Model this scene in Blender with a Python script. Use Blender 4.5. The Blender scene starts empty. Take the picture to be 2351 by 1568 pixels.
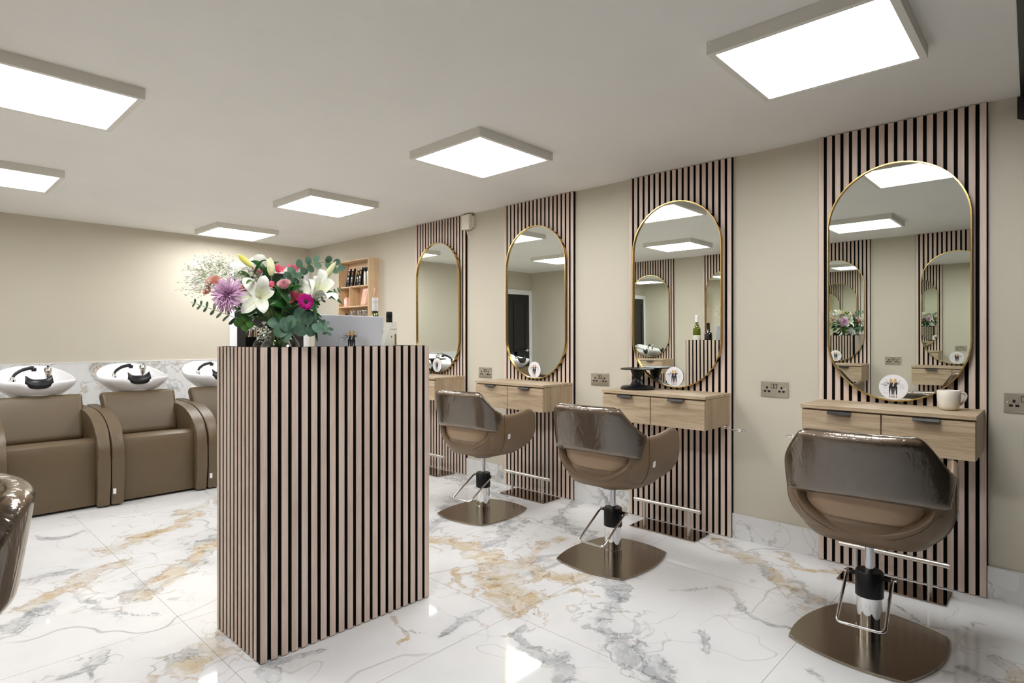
import bpy, bmesh, math, random
import numpy as np
from mathutils import Vector, Matrix, Euler
PI = math.pi
S = bpy.context.scene
COL = S.collection
random.seed(7)
WX = 3.648      # face of the right wall
SX = 3.624      # face of the slats on the right wall
BY = 6.99       # face of the back wall
LX = -0.85      # face of the left wall
FY = -1.30      # front wall
CZ = 2.40       # ceiling

# ------------------------------------------------------------------ materials
def srgb(r, g, b):
    f = lambda c: (c/255/12.92) if c/255 <= .04045 else ((c/255+.055)/1.055)**2.4
    return (f(r), f(g), f(b), 1)
def mat(name, col, rough=.5, metal=0, spec=.5, coat=0, sheen=0, emit=None, estr=0, ior=None):
    m = bpy.data.materials.new(name); m.use_nodes = True
    b = m.node_tree.nodes['Principled BSDF']
    b.inputs['Base Color'].default_value = col if len(col) == 4 else (*col, 1)
    b.inputs['Roughness'].default_value = rough; b.inputs['Metallic'].default_value = metal
    b.inputs['Specular IOR Level'].default_value = spec; b.inputs['Coat Weight'].default_value = coat
    if emit: b.inputs['Emission Color'].default_value = emit; b.inputs['Emission Strength'].default_value = estr
    return m
class NT:
    def __init__(s, m): s.t = m.node_tree; s.b = s.t.nodes['Principled BSDF']
    def n(s, typ, **kw):
        x = s.t.nodes.new(typ)
        for k, v in kw.items():
            if k.startswith('i_'):
                k = k[2:]; k = int(k) if k.isdigit() else k.replace('_', ' ')
                x.inputs[k].default_value = v
            else: setattr(x, k, v)
        return x
    def l(s, a, b): s.t.links.new(a, b)
    def math(s, op, a, b=None, c=None, clamp=False):
        x = s.n('ShaderNodeMath', operation=op); x.use_clamp = clamp
        for i, v in enumerate((a, b, c)):
            if v is None: continue
            if isinstance(v, (int, float)): x.inputs[i].default_value = v
            else: s.l(v, x.inputs[i])
        return x.outputs[0]
    def mix(s, f, a, b, mode='MIX'):
        x = s.n('ShaderNodeMix', data_type='RGBA', blend_type=mode)
        for i, v in ((0, f), (6, a), (7, b)):
            if isinstance(v, (int, float, tuple)): x.inputs[i].default_value = v
            else: s.l(v, x.inputs[i])
        return x.outputs[2]
    def sm(s, v, lo, hi):
        x = s.n('ShaderNodeMapRange', interpolation_type='SMOOTHSTEP')
        s.l(v, x.inputs[0]); x.inputs[1].default_value = lo; x.inputs[2].default_value = hi
        return x.outputs[0]
    def pos(s): return s.n('ShaderNodeNewGeometry').outputs['Position']
    def noise(s, vec, scale, detail=3, rough=.55, dist=0, out=0):
        x = s.n('ShaderNodeTexNoise'); x.inputs['Scale'].default_value = scale
        x.inputs['Detail'].default_value = detail; x.inputs['Roughness'].default_value = rough
        x.inputs['Distortion'].default_value = dist
        s.l(vec, x.inputs['Vector']); return x.outputs[out]
    def mapv(s, vec, scale=(1, 1, 1), rot=(0, 0, 0), loc=(0, 0, 0)):
        x = s.n('ShaderNodeMapping'); x.inputs['Scale'].default_value = scale
        x.inputs['Rotation'].default_value = rot; x.inputs['Location'].default_value = loc
        s.l(vec, x.inputs['Vector']); return x.outputs[0]
    def bump(s, h, st=.2, dist=.01):
        x = s.n('ShaderNodeBump'); x.inputs['Strength'].default_value = st; x.inputs['Distance'].default_value = dist
        s.l(h, x.inputs['Height']); s.l(x.outputs[0], s.b.inputs['Normal']); return x.outputs[0]

def paint(name, col, rough=.7):
    m = mat(name, col, rough, spec=.3); t = NT(m); p = t.pos()
    n = t.noise(p, 2.2, 3); c2 = tuple(x*.93 for x in col[:3])+(1,)
    t.l(t.mix(n, c2, col), t.b.inputs['Base Color'])
    t.bump(t.noise(p, 260, 2), .05, .002); return m
def wood(name, ca, cb, axis='z', rough=.5, scale=1, plank=0):
    """oak grain running along the axis, in object space"""
    m = mat(name, ca, rough, spec=.35); t = NT(m)
    p = t.n('ShaderNodeTexCoord').outputs['Object']
    st = {'x': (.05, 1, 1), 'y': (1, .05, 1), 'z': (1, 1, .05)}[axis]
    v = t.mapv(p, st)
    n1 = t.noise(v, 34*scale, 5, .6, 1.2); n2 = t.noise(v, 240*scale, 3, .7)
    st3 = {'x': (.25, 1, 1), 'y': (1, .25, 1), 'z': (1, 1, .25)}[axis]
    n3 = t.noise(t.mapv(p, st3), 7*scale, 3, .6, 1.5)
    f = t.math('MULTIPLY', t.sm(n1, .35, .68), .55)
    f = t.math('ADD', f, t.math('MULTIPLY', t.sm(n2, .4, .7), .3))
    f = t.math('ADD', f, t.math('MULTIPLY', t.sm(n3, .42, .7), .35), clamp=True)
    t.l(t.mix(f, ca, cb), t.b.inputs['Base Color'])
    t.bump(n2, .05, .001); return m
def marble(name, attr=False, grout=True, horizontal=True, loc=(0, 0, 0), density=1.0, rough=.045):
    m = mat(name, (.8, .8, .79, 1), rough, spec=.55); t = NT(m); p = t.pos(); t.tile = None
    pm = t.mapv(p, loc=loc)
    def warp(src, sc, det, amp, rough=.55):
        wp = t.n('ShaderNodeVectorMath', operation='MULTIPLY_ADD')
        t.l(t.noise(src, sc, det, rough, out=1), wp.inputs[0]); wp.inputs[1].default_value = (amp,)*3; t.l(src, wp.inputs[2])
        return wp.outputs[0]
    w = warp(pm, 2.4, 5, .40, .6); w2 = warp(pm, 1.6, 3, .42, .5)
    base = t.mix(t.sm(t.noise(w, 1.3, 4), .38, .75), srgb(230, 230, 230), srgb(218, 219, 220))
    def ridge(src, sc, wd, seed, det=2, soft=0):
        n = t.noise(t.mapv(src, loc=(seed, seed*.7, seed*1.3)), sc, det, .5)
        r = t.math('ABSOLUTE', t.math('SUBTRACT', n, .5))
        x = t.n('ShaderNodeMapRange', interpolation_type='SMOOTHSTEP'); t.l(r, x.inputs[0])
        x.inputs[1].default_value = 0; x.inputs[2].default_value = wd; x.inputs[3].default_value = 1; x.inputs[4].default_value = 0
        return x.outputs[0]
    fine = t.noise(w, 26, 6, .7); mid = t.noise(w, 8, 6, .65)
    if attr:
        a = t.n('ShaderNodeAttribute', attribute_name='vein').outputs['Fac']
        g = t.n('ShaderNodeAttribute', attribute_name='gold').outputs['Fac']
    else:
        a = t.math('MULTIPLY', t.math('SUBTRACT', t.noise(t.mapv(w2, (1, 1, 1), (0, .5, .5), (2, 5, 1)), 1.7, 3), .50), 6.0)
        g = t.noise(t.mapv(pm, loc=(9, 1, 3)), 2.3, 2)
    d = t.math('ADD', a, t.math('MULTIPLY', t.math('SUBTRACT', mid, .5), 2.0))
    d = t.math('ADD', d, t.math('MULTIPLY', t.math('SUBTRACT', fine, .5), .8))
    near = t.sm(a, -1.3, .5)
    gate = t.sm(t.noise(t.mapv(pm, loc=(4, 2, 7)), 1.3, 1), .42, .62)
    gm = t.sm(t.math('ADD', g, t.math('MULTIPLY', t.math('SUBTRACT', t.noise(w, 6, 4), .5), 1.3)), .40, .72)
    # soft clouding, then hairline veins, gathered round the heavy veins
    c = t.mix(t.math('MULTIPLY', t.sm(d, -.6, .5), .22), base, srgb(204, 204, 203))
    c = t.mix(t.math('MULTIPLY', t.math('MULTIPLY', ridge(w2, .95, .0075, 3.1), gate), .55*density), c, srgb(140, 138, 134))
    c = t.mix(t.math('MULTIPLY', t.math('MULTIPLY', ridge(w2, 1.9, .006, 9.4), t.math('SUBTRACT', 1, gate)), .38*density), c, srgb(170, 154, 128))
    n1 = t.math('MULTIPLY', ridge(w, 2.6, .014, 5.5, 3), near)
    c = t.mix(t.math('MULTIPLY', n1, .6), c, t.mix(gm, srgb(138, 138, 138), srgb(180, 152, 112)))
    body = t.sm(d, .40, .72)
    edge = t.math('MULTIPLY', t.sm(d, .34, .46), t.math('SUBTRACT', 1, t.sm(d, .47, .66)))
    cb = t.mix(gm, srgb(182, 184, 186), srgb(202, 188, 164))
    cb = t.mix(t.sm(t.noise(w, 13, 5, .7), .44, .62), cb, t.mix(gm, srgb(214, 215, 215), srgb(218, 213, 203)))
    cb = t.mix(t.math('MULTIPLY', t.sm(t.noise(t.mapv(w, loc=(3, 3, 3)), 10, 6, .75), .50, .64), .75), cb, t.mix(gm, srgb(142, 145, 150), srgb(196, 160, 110)))
    cb = t.mix(t.math('MULTIPLY', ridge(w, 5.5, .02, 1.7, 3), .7), cb, t.mix(gm, srgb(118, 120, 124), srgb(160, 128, 84)))
    alpha = t.math('ADD', .46, t.math('MULTIPLY', t.sm(t.noise(t.mapv(w, loc=(7, 1, 2)), 4.5, 4), .36, .56), .62))
    c = t.mix(t.math('MULTIPLY', body, alpha), c, cb)
    c = t.mix(t.math('MULTIPLY', t.math('MULTIPLY', edge, t.sm(t.noise(w, 7, 3), .42, .60)), .6), c, t.mix(gm, srgb(116, 116, 118), srgb(164, 136, 96)))
    if grout:
        sp = t.n('ShaderNodeSeparateXYZ'); t.l(p, sp.inputs[0])
        def line(o, off, pitch, wd=.0022):
            f = t.math('FRACT', t.math('DIVIDE', t.math('SUBTRACT', o, off-wd/2-5*pitch), pitch))
            return t.math('LESS_THAN', f, wd/pitch)
        if horizontal: gl = t.math('MAXIMUM', line(sp.outputs[0], .885, 1.05), line(sp.outputs[1], .80, 1.02))
        else: gl = line(sp.outputs[0], .95, 1.05, .003)
        c = t.mix(t.math('MULTIPLY', gl, .75), c, srgb(120, 116, 108))
    t.l(c, t.b.inputs['Base Color'])
    return m
def leather(name, col, rough=.42):
    m = mat(name, col, rough, spec=.45); t = NT(m); p = t.n('ShaderNodeTexCoord').outputs['Object']
    v = t.n('ShaderNodeTexVoronoi'); v.inputs['Scale'].default_value = 420; t.l(p, v.inputs['Vector'])
    t.bump(v.outputs['Distance'], .12, .0015)
    c2 = tuple(x*.9 for x in col[:3])+(1,)
    t.l(t.mix(t.noise(p, 9, 3), c2, col), t.b.inputs['Base Color']); return m
def metal(name, col, rough=.15, brushed=None):
    m = mat(name, col, rough, 1)
    if brushed:
        t = NT(m); p = t.n('ShaderNodeTexCoord').outputs['Object']
        n = t.noise(t.mapv(p, brushed), 90, 4, .7)
        x = t.n('ShaderNodeMapRange'); t.l(n, x.inputs[0]); x.inputs[3].default_value = rough*.75; x.inputs[4].default_value = rough*1.35
        t.l(x.outputs[0], t.b.inputs['Roughness']); t.bump(n, .03, .001)
    return m
def plain_noise(name, ca, cb, scale, rough=.5, stretch=(1, 1, 1), spec=.4, sss=0):
    m = mat(name, ca, rough, spec=spec); t = NT(m); p = t.n('ShaderNodeTexCoord').outputs['Object']
    t.l(t.mix(t.sm(t.noise(t.mapv(p, stretch), scale, 4), .3, .7), ca, cb), t.b.inputs['Base Color'])
    return m

M = {}
M['wall'] = paint('wall_paint', srgb(207, 200, 183))
M['ceil'] = paint('ceiling_paint', srgb(244, 242, 237), .8)
M['floor'] = marble('floor_marble', attr=True)
M['tile'] = marble('wall_marble', grout=True, horizontal=False, loc=(3, 2, 5), rough=.08)
M['skirt'] = marble('skirting_marble', grout=False, loc=(8, 4.5, 1), rough=.08)
M['slat'] = wood('slat_oak', srgb(226, 206, 192), srgb(200, 178, 162), 'z', .55, 1)
M['core'] = mat('slat_dark_core', (.016, .014, .012, 1), .85, spec=.15)
M['felt'] = mat('black_felt', (.008, .008, .007, 1), .95, spec=.1)
M['oak'] = wood('cabinet_oak', srgb(202, 182, 154), srgb(156, 134, 106), 'y', .5, .8)
M['oakend'] = wood('cabinet_oak_end', srgb(192, 170, 142), srgb(158, 136, 108), 'z', .5, .8)
M['pine'] = wood('pale_pine', srgb(226, 200, 166), srgb(206, 172, 132), 'z', .6, .6)
M['black'] = mat('black_plastic', (.006, .006, .007, 1), .36, spec=.35)
M['blackm'] = mat('black_metal', (.012, .012, .013, 1), .45, spec=.3)
M['mirror'] = mat('mirror_silver', (.84, .87, .83, 1), 0.0, 1)
M['brass'] = metal('brushed_brass', srgb(200, 168, 104), .25)
M['chrome'] = metal('chrome', (.82, .82, .83, 1), .05)
M['steel'] = metal('brushed_steel', srgb(212, 208, 200), .38)
M['bronze'] = metal('dark_brushed_steel', srgb(152, 140, 124), .2, (.06, 1, 1))
M['plate'] = metal('polished_base_steel', srgb(150, 134, 118), .06)
M['satin'] = metal('satin_nickel', srgb(226, 221, 210), .27)
M['leather'] = leather('taupe_leather', srgb(122, 100, 77))
M['leather2'] = leather('tan_leather', srgb(97, 81, 59), .42)
M['liner'] = leather('taupe_leather_lit', srgb(164, 138, 112))  # same taupe leather, painted lighter to show the light falling on it
M['seam'] = mat('seam_thread', srgb(104, 86, 58), .6)
M['ceramic'] = mat('white_ceramic', (.84, .84, .86, 1), .06, spec=.6, coat=.5)
M['lampframe'] = mat('lamp_frame_paint', srgb(228, 225, 216), .5)
M['lamp'] = mat('lamp_diffuser', (1, 1, 1, 1), .5, emit=(.985, .992, 1, 1), estr=21)
M['white'] = mat('white_gloss', (.85, .85, .84, 1), .35)
M['card'] = mat('white_card', (.86, .86, .88, 1), .5)
M['ink'] = mat('black_ink', (.012, .012, .014, 1), .5)
M['grey_ink'] = mat('grey_ink', (.35, .35, .36, 1), .6)
M['blonde'] = mat('blonde_ink', srgb(214, 182, 120), .6)
M['skin'] = mat('skin_ink', srgb(214, 160, 122), .6)
M['gold_ink'] = mat('gold_foil', srgb(206, 160, 72), .3, .6)
M['mug'] = mat('mug_glaze', srgb(232, 226, 214), .35)
M['laptop'] = mat('laptop_lid', srgb(214, 216, 224), .4)
M['doorblack'] = mat('black_door_paint', (.012, .012, .013, 1), .35)
M['frame'] = mat('white_door_paint', (.82, .82, .83, 1), .35)
M['cream'] = mat('cream_paper', srgb(240, 236, 222), .6)
M['rose_box'] = mat('pink_bottle', srgb(240, 196, 176), .35)
M['tag'] = mat('tag_fabric', (.8, .8, .8, 1), .7)
def glassy(name, col, rough=.0, alpha=.12, tint=(1, 1, 1, 1)):
    """thin clear film: transparent with a reflecting skin"""
    m = bpy.data.materials.new(name); m.use_nodes = True; nt = m.node_tree
    for n in list(nt.nodes): nt.nodes.remove(n)
    o = nt.nodes.new('ShaderNodeOutputMaterial'); mx = nt.nodes.new('ShaderNodeMixShader')
    tr = nt.nodes.new('ShaderNodeBsdfTransparent'); gl = nt.nodes.new('ShaderNodeBsdfGlossy'); fr = nt.nodes.new('ShaderNodeFresnel')
    tr.inputs[0].default_value = tint; gl.inputs[0].default_value = col; gl.inputs['Roughness'].default_value = rough
    fr.inputs[0].default_value = 1.5
    ad = nt.nodes.new('ShaderNodeMath'); ad.operation = 'ADD'; ad.use_clamp = True; ad.inputs[1].default_value = alpha
    nt.links.new(fr.outputs[0], ad.inputs[0]); nt.links.new(ad.outputs[0], mx.inputs[0])
    nt.links.new(tr.outputs[0], mx.inputs[1]); nt.links.new(gl.outputs[0], mx.inputs[2]); nt.links.new(mx.outputs[0], o.inputs[0])
    return m, nt, gl, fr, ad
def film(name):
    m, nt, gl, fr, ad = glassy(name, (.88, .83, .76, 1), .16, .11, (.95, .93, .91, 1))
    tc = nt.nodes.new('ShaderNodeTexCoord'); mp = nt.nodes.new('ShaderNodeMapping'); mp.inputs['Scale'].default_value = (1.0, 1.0, .35)
    mp.inputs['Rotation'].default_value = (.5, 0, 0)
    n = nt.nodes.new('ShaderNodeTexNoise'); n.inputs['Scale'].default_value = 16; n.inputs['Detail'].default_value = 4; n.inputs['Distortion'].default_value = 2.2
    n2 = nt.nodes.new('ShaderNodeTexNoise'); n2.inputs['Scale'].default_value = 5; n2.inputs['Distortion'].default_value = 1
    b = nt.nodes.new('ShaderNodeBump'); b.inputs['Strength'].default_value = .55; b.inputs['Distance'].default_value = .012
    mu = nt.nodes.new('ShaderNodeMath'); mu.operation = 'MULTIPLY'
    nt.links.new(tc.outputs['Object'], mp.inputs[0]); nt.links.new(mp.outputs[0], n.inputs['Vector']); nt.links.new(mp.outputs[0], n2.inputs['Vector'])
    nt.links.new(n.outputs[0], mu.inputs[0]); nt.links.new(n2.outputs[0], mu.inputs[1])
    nt.links.new(mu.outputs[0], b.inputs['Height'])
    nt.links.new(b.outputs[0], gl.inputs['Normal']); nt.links.new(b.outputs[0], fr.inputs['Normal'])
    return m
M['film'] = film('clear_plastic_film')
M['glass'] = glassy('clear_glass', (1, 1, 1, 1), .0, .03, (.96, .98, .97, 1))[0]
M['pouch'] = glassy('clear_pouch', (1, 1, 1, 1), .12, .25, (.9, .9, .92, 1))[0]
M['bottlegreen'] = mat('green_bottle_glass', srgb(92, 98, 14), .04, spec=.7, coat=.6)
M['bottleblack'] = mat('dark_bottle_glass', (.01, .006, .008, 1), .04, spec=.7, coat=.6)
def flower(name, ca, cb, scale=18, stretch=(1, 1, 1), rough=.5):
    return plain_noise(name, ca, cb, scale, rough, stretch, .3)
M['lily'] = flower('lily_white', srgb(246, 246, 240), srgb(236, 238, 222), 12)
M['lilyvein'] = mat('lily_vein', srgb(226, 230, 160), .5)
M['bud'] = flower('bud_yellow', srgb(226, 222, 96), srgb(240, 238, 180), 25)
M['budw'] = flower('bud_pale', srgb(236, 234, 196), srgb(214, 216, 140), 30)
M['mum'] = flower('lilac_petal', srgb(238, 208, 232), srgb(218, 172, 210), 40)
M['gerb'] = flower('magenta_petal', srgb(190, 16, 130), srgb(150, 4, 96), 40)
M['rosep'] = flower('peach_rose', srgb(246, 208, 192), srgb(236, 184, 172), 40)
M['rosel'] = flower('lilac_rose', srgb(214, 160, 178), srgb(232, 190, 190), 40)
M['alst'] = flower('alstroemeria_pink', srgb(236, 120, 146), srgb(206, 62, 96), 60)
M['euc'] = flower('eucalyptus_leaf', srgb(104, 134, 112), srgb(70, 104, 84), 22)
M['leaf'] = flower('dark_leaf', srgb(26, 66, 26), srgb(46, 96, 40), 22, rough=.3)
M['leafl'] = flower('mid_leaf', srgb(62, 104, 44), srgb(84, 130, 58), 22, rough=.4)
M['stem'] = mat('green_stem', srgb(104, 134, 62), .5)
M['gyp'] = mat('gypsophila_white', srgb(244, 244, 236), .6)
M['dark'] = mat('flower_centre', (.02, .008, .012, 1), .8)
M['stain'] = mat('skirting_patch', srgb(232, 232, 230), .6)

# ------------------------------------------------------------------ helpers
def mesh_obj(name, bm, m, parent=None, smooth=False, angle=None, loc=None, rot=None):
    me = bpy.data.meshes.new(name)
    bmesh.ops.recalc_face_normals(bm, faces=bm.faces[:])
    bm.to_mesh(me); bm.free()
    for mm in (m if isinstance(m, (list, tuple)) else [m]): me.materials.append(mm)
    o = bpy.data.objects.new(name, me); COL.objects.link(o)
    if smooth:
        me.polygons.foreach_set('use_smooth', [True]*len(me.polygons))
        if angle: me.set_sharp_from_angle(angle=math.radians(angle))
    if parent: o.parent = parent
    if loc: o.location = loc
    if rot: o.rotation_euler = rot
    return o
def thing(name, label, cat, loc=(0, 0, 0), rz=0, group=None):
    o = bpy.data.objects.new(name, None); COL.objects.link(o)
    o.empty_display_size = .05
    o.location = loc; o.rotation_euler = (0, 0, rz); tag(o, label, cat, group); return o
def tag(o, label, cat, group=None):
    o['label'] = label; o['category'] = cat
    if group: o['group'] = group
    return o
def struct(o): o['kind'] = 'structure'; return o
def dup(root, loc=None, rz=None, label=None):
    r = root.copy(); COL.objects.link(r)
    if loc is not None: r.location = loc
    if rz is not None: r.rotation_euler = (0, 0, rz)
    if label: r['label'] = label
    for ch in root.children:
        c = ch.copy(); COL.objects.link(c); c.parent = r
        for g in ch.children:
            d = g.copy(); COL.objects.link(d); d.parent = c
    return r
def box(bm, x0, x1, y0, y1, z0, z1, bev=0, seg=2, mi=0):
    vs = [bm.verts.new((x, y, z)) for x in (x0, x1) for y in (y0, y1) for z in (z0, z1)]
    fs = [(0, 1, 3, 2), (4, 6, 7, 5), (0, 4, 5, 1), (2, 3, 7, 6), (0, 2, 6, 4), (1, 5, 7, 3)]
    ff = [bm.faces.new([vs[i] for i in f]) for f in fs]
    for f in ff: f.material_index = mi
    if bev:
        es = list({e for f in ff for e in f.edges})
        bmesh.ops.bevel(bm, geom=es, offset=bev, segments=seg, profile=.6, affect='EDGES')
    return vs
def B(x0, x1, y0, y1, z0, z1, bev=0, seg=2):
    bm = bmesh.new(); box(bm, x0, x1, y0, y1, z0, z1, bev, seg); return bm
def frame_of(d):
    d = d.normalized(); a = Vector((0, 0, 1)) if abs(d.z) < .95 else Vector((1, 0, 0))
    u = d.cross(a).normalized(); v = d.cross(u).normalized(); return u, v
def tube(bm, pts, r, seg=10, cap=True, mi=0, closed=False):
    pts = [Vector(p) for p in pts]; n = len(pts); rings = []; u = None
    rr = r if isinstance(r, (list, tuple)) else [r]*n
    for i, p in enumerate(pts):
        if closed: d = pts[(i+1) % n]-pts[i-1]
        else: d = pts[min(i+1, n-1)]-pts[max(i-1, 0)]
        if d.length < 1e-9: d = Vector((0, 0, 1))
        d.normalize()
        if u is None: u, v = frame_of(d)
        else:
            u = (u-d*u.dot(d))
            if u.length < 1e-6: u, v = frame_of(d)
            u.normalize(); v = d.cross(u)
        rings.append([bm.verts.new(p+(u*math.cos(a)+v*math.sin(a))*rr[i]) for a in [2*PI*k/seg for k in range(seg)]])
    m = n if closed else n-1
    for i in range(m):
        A, Bq = rings[i], rings[(i+1) % n]
        for k in range(seg):
            f = bm.faces.new((A[k], A[(k+1) % seg], Bq[(k+1) % seg], Bq[k])); f.material_index = mi; f.smooth = True
    if cap and not closed:
        for R in (rings[0], rings[-1]):
            f = bm.faces.new(R); f.material_index = mi
def bez(p, n=12):
    """Catmull-Rom through the points"""
    p = [Vector(q) for q in p]; q = [2*p[0]-p[1]]+p+[2*p[-1]-p[-2]]; out = []
    for i in range(1, len(q)-2):
        for k in range(n):
            t = k/n
            out.append(.5*((2*q[i])+(-q[i-1]+q[i+1])*t+(2*q[i-1]-5*q[i]+4*q[i+1]-q[i+2])*t*t+(-q[i-1]+3*q[i]-3*q[i+1]+q[i+2])*t**3))
    out.append(p[-1]); return out
def fillet(pts, r, n=5):
    """polyline with rounded corners"""
    pts = [Vector(p) for p in pts]; out = [pts[0]]
    for i in range(1, len(pts)-1):
        a = (pts[i-1]-pts[i]).normalized(); b = (pts[i+1]-pts[i]).normalized()
        for k in range(n+1):
            t = k/n; P0 = pts[i]+a*r; P2 = pts[i]+b*r
            out.append(P0*(1-t)**2+pts[i]*2*t*(1-t)+P2*t*t)
    out.append(pts[-1]); return out
def lathe(bm, prof, seg=32, c=(0, 0, 0), mi=0, rfun=None):
    rings = []
    for r, z in prof:
        if r < 1e-6: rings.append([bm.verts.new((c[0], c[1], c[2]+z))])
        else:
            rings.append([bm.verts.new((c[0]+(r+(rfun(k, z) if rfun else 0))*math.cos(2*PI*k/seg), c[1]+(r+(rfun(k, z) if rfun else 0))*math.sin(2*PI*k/seg), c[2]+z)) for k in range(seg)])
    for A, Bq in zip(rings[:-1], rings[1:]):
        for k in range(seg):
            k2 = (k+1) % seg
            vs = [A[k % len(A)], A[k2 % len(A)], Bq[k2 % len(Bq)], Bq[k % len(Bq)]]
            u = []
            for v in vs:
                if v not in u: u.append(v)
            if len(u) >= 3:
                f = bm.faces.new(u); f.smooth = True; f.material_index = mi
def prism(bm, poly, axis, a0, a1, bev=0, mi=0):
    """extrude a 2-D outline; axis 'x': (y,z), 'y': (x,z), 'z': (x,y)"""
    def P(p, a): return {'x': (a, p[0], p[1]), 'y': (p[0], a, p[1]), 'z': (p[0], p[1], a)}[axis]
    A = [bm.verts.new(P(p, a0)) for p in poly]; Bq = [bm.verts.new(P(p, a1)) for p in poly]
    fs = [bm.faces.new(A), bm.faces.new(Bq)]
    side = []
    for i in range(len(poly)):
        j = (i+1) % len(poly); side.append(bm.faces.new((A[i], A[j], Bq[j], Bq[i])))
    for f in fs+side: f.material_index = mi
    if bev: bmesh.ops.bevel(bm, geom=list({e for f in fs for e in f.edges}), offset=bev, segments=2, affect='EDGES', profile=.6)
def text_mesh(body, size, m, parent, mtx, name='lettering', align='CENTER', bold=0):
    cu = bpy.data.curves.new(name, 'FONT'); cu.body = body; cu.size = size; cu.align_x = align; cu.offset = bold
    cu.resolution_u = 2
    o = bpy.data.objects.new(name+'_tmp', cu); COL.objects.link(o)
    bpy.context.view_layer.update()
    me = bpy.data.meshes.new_from_object(o.evaluated_get(bpy.context.evaluated_depsgraph_get()))
    bpy.data.objects.remove(o); bpy.data.curves.remove(cu)
    me.transform(mtx); me.materials.clear(); me.materials.append(m)
    r = bpy.data.objects.new(name, me); COL.objects.link(r)
    if parent: r.parent = parent
    return r
def grid_solid(P, th, bm=None, inset=None):
    """closed padded sheet: outer grid P[i][j] (Vectors), thickness th inward"""
    bm = bm or bmesh.new(); n, m = len(P), len(P[0])
    N = [[None]*m for _ in range(n)]
    for i in range(n):
        for j in range(m):
            a = P[min(i+1, n-1)][j]-P[max(i-1, 0)][j]; b = P[i][min(j+1, m-1)]-P[i][max(j-1, 0)]
            N[i][j] = a.cross(b).normalized()
    O = [[bm.verts.new(p) for p in r] for r in P]
    I = [[bm.verts.new(P[i][j]-N[i][j]*(th(i, j) if callable(th) else th)) for j in range(m)] for i in range(n)]
    for G in (O, I):
        for i in range(n-1):
            for j in range(m-1): bm.faces.new((G[i][j], G[i+1][j], G[i+1][j+1], G[i][j+1]))
    ring = [(i, 0) for i in range(n)]+[(n-1, j) for j in range(1, m)]+[(i, m-1) for i in range(n-2, -1, -1)]+[(0, j) for j in range(m-2, 0, -1)]
    for k in range(len(ring)):
        a = ring[k]; b = ring[(k+1) % len(ring)]
        bm.faces.new((O[a[0]][a[1]], O[b[0]][b[1]], I[b[0]][b[1]], I[a[0]][a[1]]))
    return bm
def subsurf(o, lv=1):
    s = o.modifiers.new('Subdivision', 'SUBSURF'); s.levels = lv; s.render_levels = lv; return o
def circle_bm(bm, r, c, n=48, mi=0):
    f = bm.faces.new([bm.verts.new((c[0]+r*math.cos(2*PI*k/n), c[1]+r*math.sin(2*PI*k/n), c[2])) for k in range(n)]); f.material_index = mi; return f

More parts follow.
